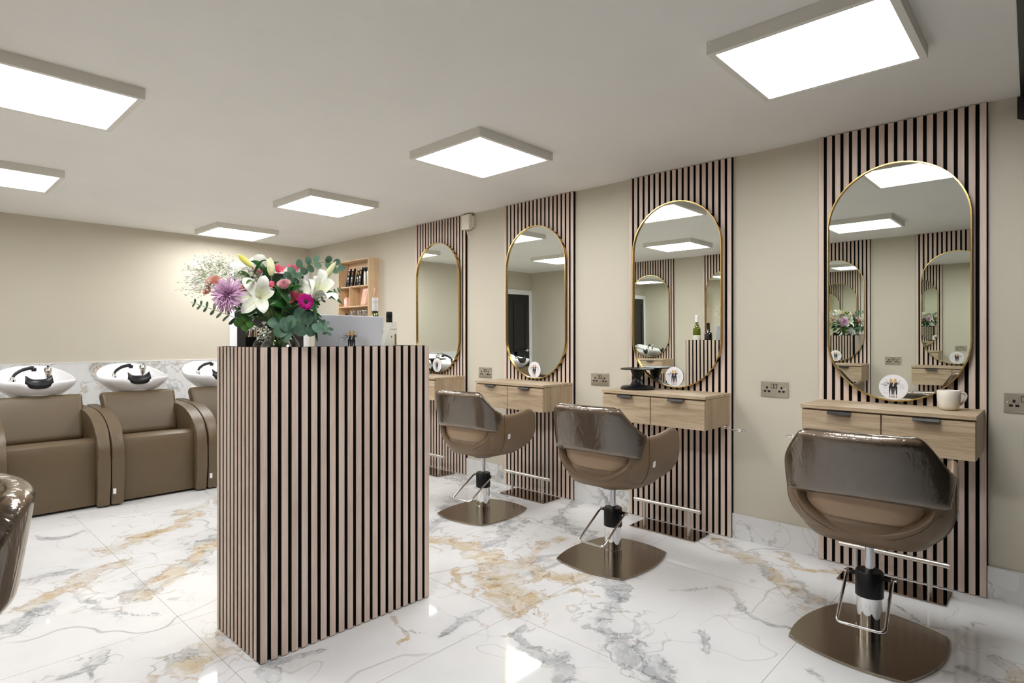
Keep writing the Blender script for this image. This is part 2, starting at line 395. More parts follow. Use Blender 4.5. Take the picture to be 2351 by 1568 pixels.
# ------------------------------------------------------------------ the room
VEINS = {  # (points, half width, gold amount)
 'a': ([(2.31, 2.87), (2.39, 2.7), (2.41, 2.63), (2.4, 2.54), (2.29, 2.37), (2.16, 2.25), (2.09, 2.12), (2.03, 1.99), (1.96, 1.87)], .085, .75),
 'a2': ([(2.2, 2.2), (2.12, 2.02), (2.06, 1.93)], .12, .95),
 'b': ([(2.3, 2.36), (2.35, 2.26), (2.38, 2.13), (2.36, 2.01), (2.41, 1.96), (2.39, 1.88), (2.5, 1.86)], .05, .9),
 'c': ([(2.45, 2.23), (2.6, 2.26), (2.73, 2.32), (2.86, 2.29)], .055, 1),
 'd': ([(2.49, 2.51), (2.67, 2.6), (2.76, 2.66), (2.91, 2.72), (2.98, 2.68)], .04, .15),
 'e': ([(2.48, 1.74), (2.54, 1.72), (2.41, 1.59), (2.28, 1.53), (2.15, 1.48), (2.06, 1.43), (2.01, 1.33), (1.99, 1.24), (1.96, 1.16), (1.92, 1.06)], .055, .15),
 'e2': ([(2.02, 1.33), (1.99, 1.24), (1.96, 1.12)], .075, .1),
 'f': ([(1.89, 1.7), (1.82, 1.62), (1.8, 1.53), (1.76, 1.46), (1.76, 1.42), (1.74, 1.37), (1.71, 1.3)], .024, .25),
 'f2': ([(1.80, 1.53), (1.77, 1.47)], .04, 0),
 'g': ([(2.66, 1.42), (2.77, 1.36), (2.85, 1.25), (2.81, 1.18), (2.72, 1.11)], .012, .5),
 'h': ([(2.16, 1.87), (2.27, 1.84), (2.33, 1.78), (2.32, 1.67)], .014, .6),
 'i': ([(1.63, 1.93), (1.69, 1.93), (1.78, 1.92), (1.91, 1.92)], .022, .1),
 'j': ([(1.94, 2.21), (2.0, 2.29), (2.08, 2.34), (2.13, 2.42)], .014, .8),
 'k': ([(3.16, 2.54), (3.09, 2.39), (3.07, 2.26), (3.04, 2.14)], .05, .35),
 'k2': ([(3.66, 2.7), (3.42, 2.64), (3.24, 2.58), (3.09, 2.39)], .035, .2),
 'l': ([(2.4, 1.16), (2.34, 1.1), (2.28, 1.04), (2.24, 0.99)], .010, 0),
 'm': ([(3.5, 1.55), (3.41, 1.39), (3.34, 1.25), (3.15, 1.1), (3.08, 0.99), (3.01, 0.83)], .07, .6),
 'n': ([(3.58, 1.2), (3.4, 1.05), (3.45, 0.97), (3.48, 0.89)], .035, 1),
 'o': ([(2.7, 1.1), (2.65, 1.01), (2.64, 0.93), (2.68, 0.84)], .016, 0),
 'p': ([(2.8, 0.34), (2.78, 0.3), (2.76, 0.26), (2.76, 0.22)], .022, 0),
 'q': ([(3.0, 0.17), (2.93, 0.13), (2.82, 0.11)], .03, .6),
 'r': ([(3.31, 0.63), (3.25, 0.56), (3.14, 0.5), (3.13, 0.39), (3.26, 0.32), (3.28, 0.25)], .008, .3),
 's': ([(2.41, 0.69), (2.35, 0.65), (2.34, 0.63)], .008, 0),
 't': ([(0.3, 3.93), (0.41, 3.94), (0.51, 3.91), (0.59, 3.9), (0.68, 3.87)], .035, .3),
 'u': ([(0.48, 3.59), (0.58, 3.62), (0.64, 3.65), (0.73, 3.73), (0.8, 3.81), (0.88, 3.83)], .045, .9),
 'v': ([(0.32, 3.34), (0.37, 3.41), (0.43, 3.5), (0.47, 3.47), (0.51, 3.48)], .05, .4),
 'v2': ([(0.41, 3.55), (0.46, 3.54), (0.51, 3.59)], .035, .8),
 'w': ([(0.58, 4.74), (0.7, 4.58), (0.8, 4.58), (0.9, 4.63)], .018, 0),
 'x': ([(0.89, 4.14), (0.94, 4.15), (1.01, 4.18), (1.13, 4.27), (1.33, 4.34), (1.51, 4.49)], .06, .8),
 'y': ([(0.39, 2.7), (0.46, 2.7), (0.51, 2.73), (0.55, 2.76), (0.59, 2.83)], .03, .3),
 'z': ([(0.49, 2.6), (0.51, 2.68), (0.55, 2.76)], .014, .1),
 'ab': ([(0.83, 3.27), (0.98, 3.4), (1.14, 3.58), (1.42, 3.92)], .075, .55),
 'ac': ([(1.39, 4.63), (1.51, 4.65), (1.73, 4.76)], .05, .7),
 'ad': ([(0.75, 2.46), (0.87, 2.52), (0.93, 2.53), (1.05, 2.59)], .06, .6),
 'ae': ([(0.95, 2.13), (0.98, 2.19), (1.02, 2.21), (1.06, 2.22), (1.13, 2.21), (1.22, 2.17)], .016, 0),
 'af': ([(0.955, 2.10), (0.97, 2.14), (0.99, 2.2)], .035, .1),
 'ag': ([(1.58, 2.24), (1.55, 2.16), (1.5, 2.06), (1.48, 2.01), (1.42, 1.97)], .007, .8),
 'ah': ([(1.49, 2.05), (1.54, 2.04), (1.61, 2.0)], .007, 0),
 'ai': ([(3.0, 3.5), (2.75, 3.18), (2.54, 3.11), (2.43, 3.04)], .05, .2),
 'aj': ([(3.5, 4.4), (3.5, 4.03), (3.46, 3.49), (3.3, 3.2)], .07, .3),
 'ak': ([(2.3, 3.3), (2.5, 3.6), (2.9, 3.9)], .06, .5),
 'al': ([(0.63, 3.54), (0.7, 3.2), (0.79, 3.05)], .010, 0),
}
def vnoise(X, Y, sc, seed):
    r = np.random.RandomState(seed).rand(64, 64)
    x = X*sc; y = Y*sc; xi = np.floor(x).astype(int); yi = np.floor(y).astype(int); fx = x-xi; fy = y-yi
    fx = fx*fx*(3-2*fx); fy = fy*fy*(3-2*fy)
    g = lambda a, b: r[a % 64, b % 64]
    return (g(xi, yi)*(1-fx)+g(xi+1, yi)*fx)*(1-fy)+(g(xi, yi+1)*(1-fx)+g(xi+1, yi+1)*fx)*fy-.5
def make_floor():
    st = .015; xs = np.arange(LX-.05, WX+.05, st); ys = np.arange(FY-.05, BY+.05, st)
    X, Y = np.meshgrid(xs, ys, indexing='ij'); nx, ny = X.shape
    wx = X+.10*vnoise(X, Y, 5, 1)+.045*vnoise(X, Y, 14, 2)+.02*vnoise(X, Y, 34, 5)
    wy = Y+.10*vnoise(X, Y, 5, 3)+.045*vnoise(X, Y, 14, 4)+.02*vnoise(X, Y, 34, 6)
    V = np.full(X.shape, -3.0); G = np.zeros(X.shape)
    for pts, w, g in VEINS.values():
        D = np.full(X.shape, 9.0)
        for (ax, ay), (bx, by) in zip(pts[:-1], pts[1:]):
            dx, dy = bx-ax, by-ay; t = np.clip(((wx-ax)*dx+(wy-ay)*dy)/(dx*dx+dy*dy+1e-9), 0, 1)
            D = np.minimum(D, np.hypot(wx-ax-t*dx, wy-ay-t*dy))
        v = np.clip(1.0-D/(1.35*w)*.75, -3, 1)
        G = np.where(v > V, g, G); V = np.maximum(V, v)
    V = np.maximum(V, -3)
    co = np.stack([X, Y, np.zeros_like(X)], -1).reshape(-1, 3)
    i = np.arange(nx-1)[:, None]*ny+np.arange(ny-1)[None, :]
    F = np.stack([i, i+ny, i+ny+1, i+1], -1).reshape(-1, 4)
    me = bpy.data.meshes.new('floor'); me.vertices.add(len(co)); me.vertices.foreach_set('co', co.ravel())
    me.loops.add(F.size); me.loops.foreach_set('vertex_index', F.ravel().astype(np.int32))
    me.polygons.add(len(F)); me.polygons.foreach_set('loop_start', (np.arange(len(F))*4).astype(np.int32))
    me.update(calc_edges=True)
    for nm, A in (('vein', V), ('gold', G)):
        at = me.attributes.new(nm, 'FLOAT', 'POINT'); at.data.foreach_set('value', A.ravel().astype(np.float32))
    me.materials.append(M['floor'])
    o = bpy.data.objects.new('floor', me); COL.objects.link(o); return struct(o)
make_floor()
struct(mesh_obj('ceiling', B(LX-.1, WX+.1, FY-.1, BY+.1, CZ, CZ+.1), M['ceil']))
struct(mesh_obj('wall_right', B(WX, WX+.12, FY-.1, BY+.1, 0, CZ), M['wall']))
struct(mesh_obj('wall_back', B(LX-.1, WX, BY, BY+.12, 0, CZ), M['wall']))
struct(mesh_obj('wall_left', B(LX-.12, LX, FY-.1, BY, 0, CZ), M['wall']))
struct(mesh_obj('wall_front', B(LX, WX, FY-.12, FY, 0, CZ), M['doorblack']))
# tiled dado behind the wash stations, with a thin bead on top
struct(mesh_obj('trim_1', B(LX, 2.655, BY-.012, BY, 0, 1.018, .001), M['tile']))
struct(mesh_obj('trim_2', B(LX, 2.655, BY-.014, BY, 1.018, 1.024), M['frame']))
# marble skirting along the right wall, between the slatted panels
PAN = [4.009, 2.763, 1.519, 0.268]           # near edges of the four right panels
PW = .745
segs = [(PAN[0]+PW, BY), (PAN[1]+PW, PAN[0]), (PAN[2]+PW, PAN[1]), (PAN[3]+PW, PAN[2]), (FY, PAN[3])]
bm = bmesh.new()
for a, b in segs: box(bm, WX-.012, WX, a+.001, b-.001, 0, .155, .001)
struct(mesh_obj('baseboard_right', bm, M['skirt']))
o = mesh_obj('baseboard_left', B(LX, LX+.012, FY, BY-.02, 0, .155, .001), M['skirt']); struct(o)
# pale patch where filler shows on the skirting right of the nearest panel
bm = bmesh.new()
pts = [(.262, .150), (.262, .085), (.235, .078), (.21, .070), (.185, .062), (.158, .060), (.150, .085), (.151, .143), (.2, .150)]
prism(bm, pts, 'x', WX-.0135, WX-.0125)
tag(mesh_obj('plaster_patch', bm, M['stain']), 'ragged white filler patch on the marble skirting at the far right', 'patch')
# black shopfront head above the right end of the room
bm = bmesh.new(); prism(bm, [(LX, FY), (WX-.001, FY), (WX-.001, .036+.03*WX), (LX, .036+.03*LX)], 'z', CZ-.006, CZ-.0005)
prism(bm, [(FY, 2.395), (.157, 2.395), (.157, 2.293), (.10, 2.262), (FY, 2.262)], 'x', WX-.006, WX-.0005)
struct(mesh_obj('trim_3', bm, M['doorblack']))

def door(name, x0, x1, top, lab=None):
    """black panelled door in a white architrave on the back wall"""
    fr = bmesh.new(); w = .085
    for a, b, c, d in ((x0, x0+w, 0, top), (x1-w, x1, 0, top), (x0+w-.001, x1-w+.001, top-w, top)):
        box(fr, a, b, BY-.028, BY-.001, c, d, .006)
        box(fr, a+.02, b-.02, BY-.036, BY-.027, c, d-.0, .004)
    f = struct(mesh_obj(name, fr, M['frame']))
    bm = bmesh.new(); a, b, t = x0+w+.004, x1-w-.004, top-w-.004
    box(bm, a, b, BY-.014, BY-.002, .006, t)
    for (u0, u1, z0, z1) in ((a, a+.1, .006, t), (b-.1, b, .006, t), (a+.1, b-.1, t-.12, t), (a+.1, b-.1, .85, .98), (a+.1, b-.1, .006, .2), ((a+b)/2-.04, (a+b)/2+.04, .2, t-.12)):
        box(bm, u0, u1, BY-.024, BY-.0135, z0, z1, .002)
    mesh_obj('door_leaf', bm, M['doorblack'], f)
    bm = bmesh.new(); hx = a+.05
    lathe(bm, [(0, .0), (.024, 0), (.024, .006), (0, .006)], 20); bmesh.ops.rotate(bm, verts=bm.verts[:], cent=(0, 0, 0), matrix=Matrix.Rotation(PI/2, 3, 'X'))
    bmesh.ops.translate(bm, verts=bm.verts[:], vec=(hx, BY-.024, 1.0))
    tube(bm, fillet([(hx, BY-.028, 1.0), (hx, BY-.07, 1.0), (hx+.11, BY-.07, 1.0)], .015), .008, 8)
    mesh_obj('door_handle', bm, M['chrome'], f, True)
    return f
door('door_1', 2.66, WX-.002, 2.135)
door('door_2', LX+.005, .06, 2.08)

# ------------------------------------------------------------------ slatted wall panels
ORD = ['far end, by the shelf box', 'second from the far end', 'third from the far end, above the black stand', 'nearest the camera']
def slat_panel(y0, w, x, sgn, label, group, n=18, z1=CZ-.002):
    """backing + slats; x is the wall face, sgn the direction into the room"""
    t = thing('slat_panel', label, 'wall panel', (x, y0, 0), 0, group)
    mesh_obj('felt_backing', B(min(0, sgn*.009), max(0, sgn*.009), -.004, w+.004, .002, z1), M['felt'], t)
    bm = bmesh.new(); p = w/(n-1+.62); sw = p*.62
    for k in range(n):
        a = k*p; box(bm, min(sgn*.0205, sgn*.024), max(sgn*.0205, sgn*.024), a, a+sw, .003, z1-.001, .0008, 1)
        box(bm, min(sgn*.009, sgn*.0205), max(sgn*.009, sgn*.0205), a+.0004, a+sw-.0004, .003, z1-.001, mi=1)
    mesh_obj('slats', bm, [M['slat'], M['core']], t); return t
RP = ['slatted oak wall panel furthest away, behind the reception desk end', 'slatted oak wall panel second furthest, behind the far visible chair',
      'slatted oak wall panel behind the worktop with the black stand', 'slatted oak wall panel nearest the camera, behind the mug']
for y, l in zip(PAN, RP): slat_panel(y, PW, WX, -1, l, 'slatted panels on the mirror wall')
LPAN = [.48, 1.68, 2.88, 4.08]
LPL = ['slatted oak panel on the opposite wall nearest the camera, seen in the mirrors', 'slatted oak panel on the opposite wall behind the cut-off chair, seen in the mirrors',
       'slatted oak panel on the opposite wall, third along, seen in the mirrors', 'slatted oak panel on the opposite wall nearest the wash chairs, seen in the mirrors']
for y, l in zip(LPAN, LPL): slat_panel(y, PW, LX, 1, l, 'slatted panels on the opposite wall')

# ------------------------------------------------------------------ mirrors
def obround(w, h, n=28):
    r = w/2; pts = []
    for k in range(n+1): a = PI*k/n; pts.append((r*math.cos(a), h/2-r+r*math.sin(a)))
    for k in range(n+1): a = PI+PI*k/n; pts.append((r*math.cos(a), -h/2+r+r*math.sin(a)))
    return pts
def make_mirror(label):
    """local: plane y-z facing -x, origin at the bottom of the frame"""
    W, H = .64, 1.25
    t = thing('oval_mirror', label, 'mirror', (0, 0, 0), 0, 'brass framed oval mirrors')
    bm = bmesh.new(); prism(bm, [(y, z+H/2) for y, z in obround(W-.006, H-.006)], 'x', -.016, -.004); mesh_obj('mirror_glass', bm, M['mirror'], t)
    bm = bmesh.new(); A = obround(W, H); C = obround(W-.012, H-.012); n = len(A)
    ra = [[bm.verts.new((x, p[0], p[1]+H/2)) for p in P] for P, x in ((A, 0), (A, -.028), (C, -.028), (C, -.002))]
    for a, b in zip(ra, ra[1:]+ra[:1]):
        for k in range(n): bm.faces.new((a[k], a[(k+1) % n], b[(k+1) % n], b[k]))
    mesh_obj('mirror_frame', bm, M['brass'], t, True, 40); return t
MR = ['tall oval brass mirror furthest away, half hidden by the desk end', 'tall oval brass mirror second furthest, with a dark door reflected in it',
      'tall oval brass mirror behind the black stand, reflecting the bottles', 'large oval brass mirror nearest the camera, above the mug']
ML = ['oval brass mirror on the opposite wall nearest the camera', 'oval brass mirror on the opposite wall behind the cut-off chair', 'oval brass mirror on the opposite wall, third along', 'oval brass mirror on the opposite wall nearest the wash chairs']
TILT = .30
m0 = make_mirror(MR[0])
for i, y in enumerate(PAN):
    o = m0 if i == 0 else dup(m0, label=MR[i])
    o.location = (SX-.0035, y+PW/2, .927); o.rotation_euler = (0, -math.radians(TILT), math.radians((0, .4, .85, 0)[i]))
for i, y in enumerate(LPAN):
    o = dup(m0, label=ML[i]); o.location = (LX+.0255, y+PW/2, .927); o.rotation_euler = (0, -math.radians(TILT), PI)
    o['group'] = 'oval mirrors on the opposite wall'

# ------------------------------------------------------------------ drawer cabinets
def make_cabinet(label):
    """local: back at x=0, front toward -x, y 0..W; bottom z .71 top .912"""
    W, D = .722, .352
    t = thing('drawer_cabinet', label, 'cabinet', (0, 0, 0), 0, 'floating oak drawer cabinets')
    bm = bmesh.new(); box(bm, -D+.018, 0, 0, W, .712, .893, .0008, 1); mesh_obj('cabinet_body', bm, M['oakend'], t)
    bm = bmesh.new(); box(bm, -D-.003, 0, -.002, W+.002, .894, .912, .001, 1); mesh_obj('cabinet_top', bm, M['oak'], t)
    for k in range(2):
        a = .002+k*(W/2); bm = bmesh.new(); box(bm, -D, -D+.0175, a, a+W/2-.006, .712, .885, .001, 1)
        d = mesh_obj('drawer', bm, M['oak'], t)
        c = a+W/4-.003; bm = bmesh.new()
        prism(bm, [(-D+.002, .8875), (-D-.018, .8875), (-D-.026, .876), (-D-.024, .874), (-D-.017, .8855), (-D+.002, .8855)], 'y', c-.052, c+.052)
        mesh_obj('handle', bm, M['blackm'], d)
    return t
CL = ['floating oak drawer cabinet furthest away, beside the desk end', 'floating oak drawer cabinet behind the furthest visible chair',
      'floating oak drawer cabinet carrying the black stand', 'floating oak drawer cabinet nearest the camera, with the mug on it']
c0 = make_cabinet(CL[0])
for i, y in enumerate(PAN):
    o = c0 if i == 0 else dup(c0, label=CL[i]); o.location = (SX-.0005, y+.01, 0)
for i, y in enumerate(LPAN):
    o = dup(c0, label=['floating oak cabinet on the opposite wall nearest the camera', 'floating oak cabinet on the opposite wall before the cut-off chair', 'floating oak cabinet on the opposite wall, third along', 'floating oak cabinet on the opposite wall nearest the wash chairs'][i])
    o.location = (LX+.0245, y+.01+.722, 0); o.rotation_euler = (0, 0, PI); o['group'] = 'cabinets on the opposite wall'

# chrome hair-dryer rings screwed under the cabinet sides
def ring(label, x, y, s):
    bm = bmesh.new()
    tube(bm, fillet([(x+.05, y, .708), (x, y-s*0, .708), (x, y+s*.06, .702), (x, y+s*.075, .702)], .01), .003, 8)
    tube(bm, [(x+.037*math.cos(a), y+s*.11+.037*math.sin(a), .702) for a in [2*PI*k/28 for k in range(28)]], .003, 8, closed=True)
    tube(bm, [(x+.043, y-s*.03, .7085), (x+.043, y+s*.02, .7085)], .0032, 8)
    return tag(mesh_obj('dryer_holder', bm, M['chrome'], None, True), label, 'holder', 'chrome dryer rings')
ring('chrome wire dryer ring under the right side of the cabinet with the black stand', 3.50, PAN[2]+.008, -1)
ring('chrome wire dryer ring under the left side of the cabinet nearest the camera', 3.50, PAN[3]+.735, 1)

# ------------------------------------------------------------------ round printed cards
def make_card(label, r=.066, base=None, body='round_card'):
    """local: disc in the y-z plane, facing -x, origin at its centre; +y is the viewer's left"""
    t = thing(body, label, 'card', (0, 0, 0), 0, 'round white printed cards')
    bm = bmesh.new(); n = 64
    prism(bm, [(r*math.cos(2*PI*k/n), r*math.sin(2*PI*k/n)) for k in range(n)], 'x', -.0010, 0)
    disc = mesh_obj('disc', bm, base or M['card'], t)
    k = r/.066; E = -.00115
    def poly(bm, pts, mi=0, off=0):
        f = bm.faces.new([bm.verts.new((E-off, -a*k/1000, b*k/1000)) for a, b in pts]); f.material_index = mi
    bm = bmesh.new()
    # two women: trousers and jackets (0), hair (1), skin (2)
    for hx, dz, s in ((-11, -1, -1), (8, 0, 1)):
        poly(bm, [(hx-6, 38+dz), (hx-3, 45+dz), (hx+2, 46+dz), (hx+6, 41+dz), (hx+8, 32+dz), (hx+7, 26+dz), (hx+3, 30+dz), (hx-2, 32+dz), (hx-3, 24+dz), (hx-4, 14+dz), (hx-8, 20+dz), (hx-8, 30+dz)], 1, .0001)
        poly(bm, [(hx-2, 40+dz), (hx+2, 41+dz), (hx+4, 38+dz), (hx+3, 32+dz), (hx, 29+dz), (hx-2, 32+dz)], 2, .0002)
        poly(bm, [(hx-1, 31+dz), (hx+3, 31+dz), (hx+4, 25+dz), (hx+1, 20+dz), (hx-2, 25+dz)], 2, .0002)
        poly(bm, [(hx-7, 25+dz), (hx-3, 27+dz), (hx+1, 20+dz), (hx+4, 27+dz), (hx+9, 25+dz), (hx+8, 12+dz), (hx+6, 9+dz), (hx-5, 9+dz), (hx-7, 13+dz)], 0, .00005)
        poly(bm, [(hx-6, 10+dz), (hx+6, 10+dz), (hx+10, 0), (hx+9, -12), (hx+9, -32), (hx+6, -42), (hx+3.5, -42), (hx+2, -24), (hx-.5, -4), (hx-3.5, -24), (hx-4, -41), (hx-7, -41), (hx-9, -24), (hx-9, -6), (hx-10, 2)], 0)
        for fx in (hx-5.5, hx+5): poly(bm, [(fx-1.5, -41), (fx+1.5, -41), (fx+2, -48), (fx+3, -51), (fx-1, -52), (fx-2.5, -47)], 2); poly(bm, [(fx-2.5, -49), (fx+3, -50), (fx+4, -53), (fx-1, -54)], 0, .0002)
        ax = hx+s*8
        poly(bm, [(ax, 25+dz), (ax+s*3, 14+dz), (ax+s*6, 14+dz), (ax+s*10, 25+dz), (ax+s*8, 26+dz), (ax+s*4.5, 18+dz), (ax+s*2, 26+dz)], 0, .00005)
        poly(bm, [(ax+s*8, 25+dz), (ax+s*10, 25+dz), (ax+s*12, 31+dz), (ax+s*9, 33+dz), (ax+s*7.5, 29+dz)], 2, .0001)
        poly(bm, [(ax+s*9, 33+dz), (ax+s*10, 32+dz), (ax+s*13, 37+dz), (ax+s*12, 38+dz)], 0, .0002)
    mesh_obj('printed_women', bm, [M['ink'], M['blonde'], M['skin']], disc)
    R = Matrix(((0, 0, -1, 0), (-1, 0, 0, 0), (0, 1, 0, 0), (0, 0, 0, 1)))     # text plane to -x, reading along -y
    def T(s, size, y, z, m, al, bold=0):
        return text_mesh(s, size*k, m, disc, Matrix.Translation((E-.0001, -y*k, z*k)) @ R, 'lettering', al, bold)
    T("Hair's\nLuxurious\nSalon", .0072, -.0265, .019, M['ink'], 'RIGHT', .0002)
    T('hair studio\nopening hours\nby booking', .0040, -.0265, -.001, M['grey_ink'], 'RIGHT')
    T('follow us online', .0040, -.0245, -.020, M['grey_ink'], 'RIGHT')
    T('like and share\nyour pictures', .0040, -.0245, -.030, M['grey_ink'], 'RIGHT')
    T('If you\nenjoyed your\nservice today\nand would\nlike to leave\nsomething for\nyour stylist', .0044, .026, .018, M['grey_ink'], 'LEFT')
    return t
ca = make_card('round white printed card furthest away, at the foot of the far mirror')
CD = ['round white printed card furthest away, at the foot of the far mirror', 'round white printed card at the foot of the second furthest mirror',
      'round white printed card at the foot of the mirror beside the black stand', 'round white printed card at the foot of the nearest mirror, left of the mug']
for i, y in enumerate(PAN):
    o = ca if i == 0 else dup(ca, label=CD[i]); o.location = (SX-.0216-(.0006 if i in (1, 2) else 0), y+PW/2+.006, 1.0005)
    o.rotation_euler = (0, math.radians(.4), 0)
for i, y in enumerate(LPAN[:2]):
    o = dup(ca, label=['round white card on the opposite wall mirror nearest the camera', 'round white card on the opposite wall mirror behind the cut-off chair'][i])
    o.location = (LX+.0460, y+PW/2-.006, 1.0005); o.rotation_euler = (0, math.radians(.4), PI); o['group'] = 'cards on the opposite wall'

# ------------------------------------------------------------------ foot rests
def make_footrest(label):
    """local: x toward the wall, y across; origin at plate centre"""
    t = thing('foot_rest', label, 'foot rest', (0, 0, 0), 0, 'steel foot rests under the cabinets')
    bm = bmesh.new(); box(bm, -.103, .103, -.232, .232, 0, .008, .002, 2); mesh_obj('base_plate', bm, M['plate'], t)
    bm = bmesh.new(); tube(bm, [(-.035, -.236, .172), (-.035, .236, .172)], .0125, 20); mesh_obj('foot_bar', bm, M['steel'], t, True, 40)
    for s in (-1, 1):
        bm = bmesh.new(); tube(bm, [(-.035, s*.158, .008), (-.035, s*.158, .164)], .010, 16); mesh_obj('post', bm, M['steel'], t, True, 40)
    return t
fo = make_footrest('')
FL = ['steel foot rest on the floor furthest away, beside the desk end', 'steel foot rest behind the furthest visible chair', 'steel foot rest behind the middle chair', 'steel foot rest behind the nearest chair on the right']
for i, (y, yy) in enumerate(zip(PAN, (4.345, 3.095, 1.879, .627))):
    o = fo if i == 0 else dup(fo); o.location = (3.490 if i != 3 else 3.480, yy, .0005); o['label'] = FL[i]

# ------------------------------------------------------------------ sockets
def make_socket(label):
    """local: plate in y-z plane facing -x"""
    t = thing('double_socket', label, 'socket', (0, 0, 0), 0, 'satin nickel double sockets')
    bm = bmesh.new(); box(bm, -.006, 0, -.080, .080, -.047, .047, .002, 2); mesh_obj('face_plate', bm, M['satin'], t)
    for s in (-1, 1):
        bm = bmesh.new(); c = s*.010
        box(bm, -.0066, -.0050, c-.0075, c+.0075, .004, .032); mesh_obj('switch_surround', bm, M['black'], t)
        bm = bmesh.new(); box(bm, -.0095, -.006, c-.0048, c+.0048, .007, .029, .001, 1); mesh_obj('switch', bm, M['satin'], t)
        for (y, z, w, h) in ((s*.042, .008, .005, .0068), (s*.042-.0115, -.0135, .0072, .0055), (s*.042+.0115, -.0135, .0072, .0055)):
            bm = bmesh.new(); box(bm, -.0064, -.0050, y-w, y+w, z-h, z+h); mesh_obj('pin_hole', bm, M['black'], t)
        bm = bmesh.new(); lathe(bm, [(0, 0), (.004, 0), (.0035, .0018), (0, .002)], 12); bmesh.ops.rotate(bm, verts=bm.verts[:], cent=(0, 0, 0), matrix=Matrix.Rotation(-PI/2, 3, 'Y'))
        bmesh.ops.translate(bm, verts=bm.verts[:], vec=(-.006, s*.066, .002)); mesh_obj('screw', bm, M['chrome'], t)
    return t
so = make_socket('')
SL = ['satin nickel double socket furthest away, left of the second mirror', 'satin nickel double socket left of the cabinet with the black stand', 'satin nickel double socket left of the nearest cabinet', 'satin nickel double socket at the right edge of the picture']
for i, y in enumerate((3.766, 2.528, 1.264, .126)):
    o = so if i == 0 else dup(so); o.location = (WX-.0003, y, .951); o['label'] = SL[i]
for i, y in enumerate((1.45, 2.65)):
    o = dup(so); o.location = (LX+.0003, y, .951); o.rotation_euler = (0, 0, PI); o['group'] = 'sockets on the opposite wall'
    o['label'] = ['satin double socket on the opposite wall nearest the camera', 'satin double socket on the opposite wall, second along'][i]

# ------------------------------------------------------------------ styling chairs
def plan(s):
    a = abs(s); sg = 1 if s >= 0 else -1; u = a*.74
    if u < .46:
        th = u/.46*PI/2; x = -.03-.240*max(0, math.cos(th))**.80; y = .298*math.sin(th)**.82
    else: x = -.03+(u-.46)*1.05; y = .298-.012*((u-.46)/.28)**1.5
    return x, y*sg
def smooth(a, b, x): t = min(1, max(0, (x-a)/(b-a))); return t*t*(3-2*t)
def ztop(s):
    x, y = plan(s); ay = abs(y); u = abs(s)*.74
    if u < .46:
        t = min(1, max(0, (ay-.205)/(.290-.205))); return .882-.145*t**1.15
    return .737+.022*smooth(.46, .70, u)-.03*smooth(.70, .74, u)
def shell_pt(s, z, k=1.0, off=0):
    x, y = plan(s)
    if z < .62:
        q = (.62-z)/.2135; r = max(.06, (1-q**2.25))**(1/2.25) if q < 1 else .06
    else: r = 1
    u = abs(s)*.74
    if u > .62 and z > .62:                       # rounded arm front
        e = (z-.66)/.1; x -= .045*smooth(.62, .74, u)*abs(e)**2.2
    if u < .46 and z > .62: x -= .040*((z-.62)/.26)*smooth(0.46, .30, u)   # back leans out
    p = Vector((x*r*k, y*r*k, z))
    if off:
        n = Vector((x if u < .46 else 0, y, 0)).normalized(); p += n*off
    return p
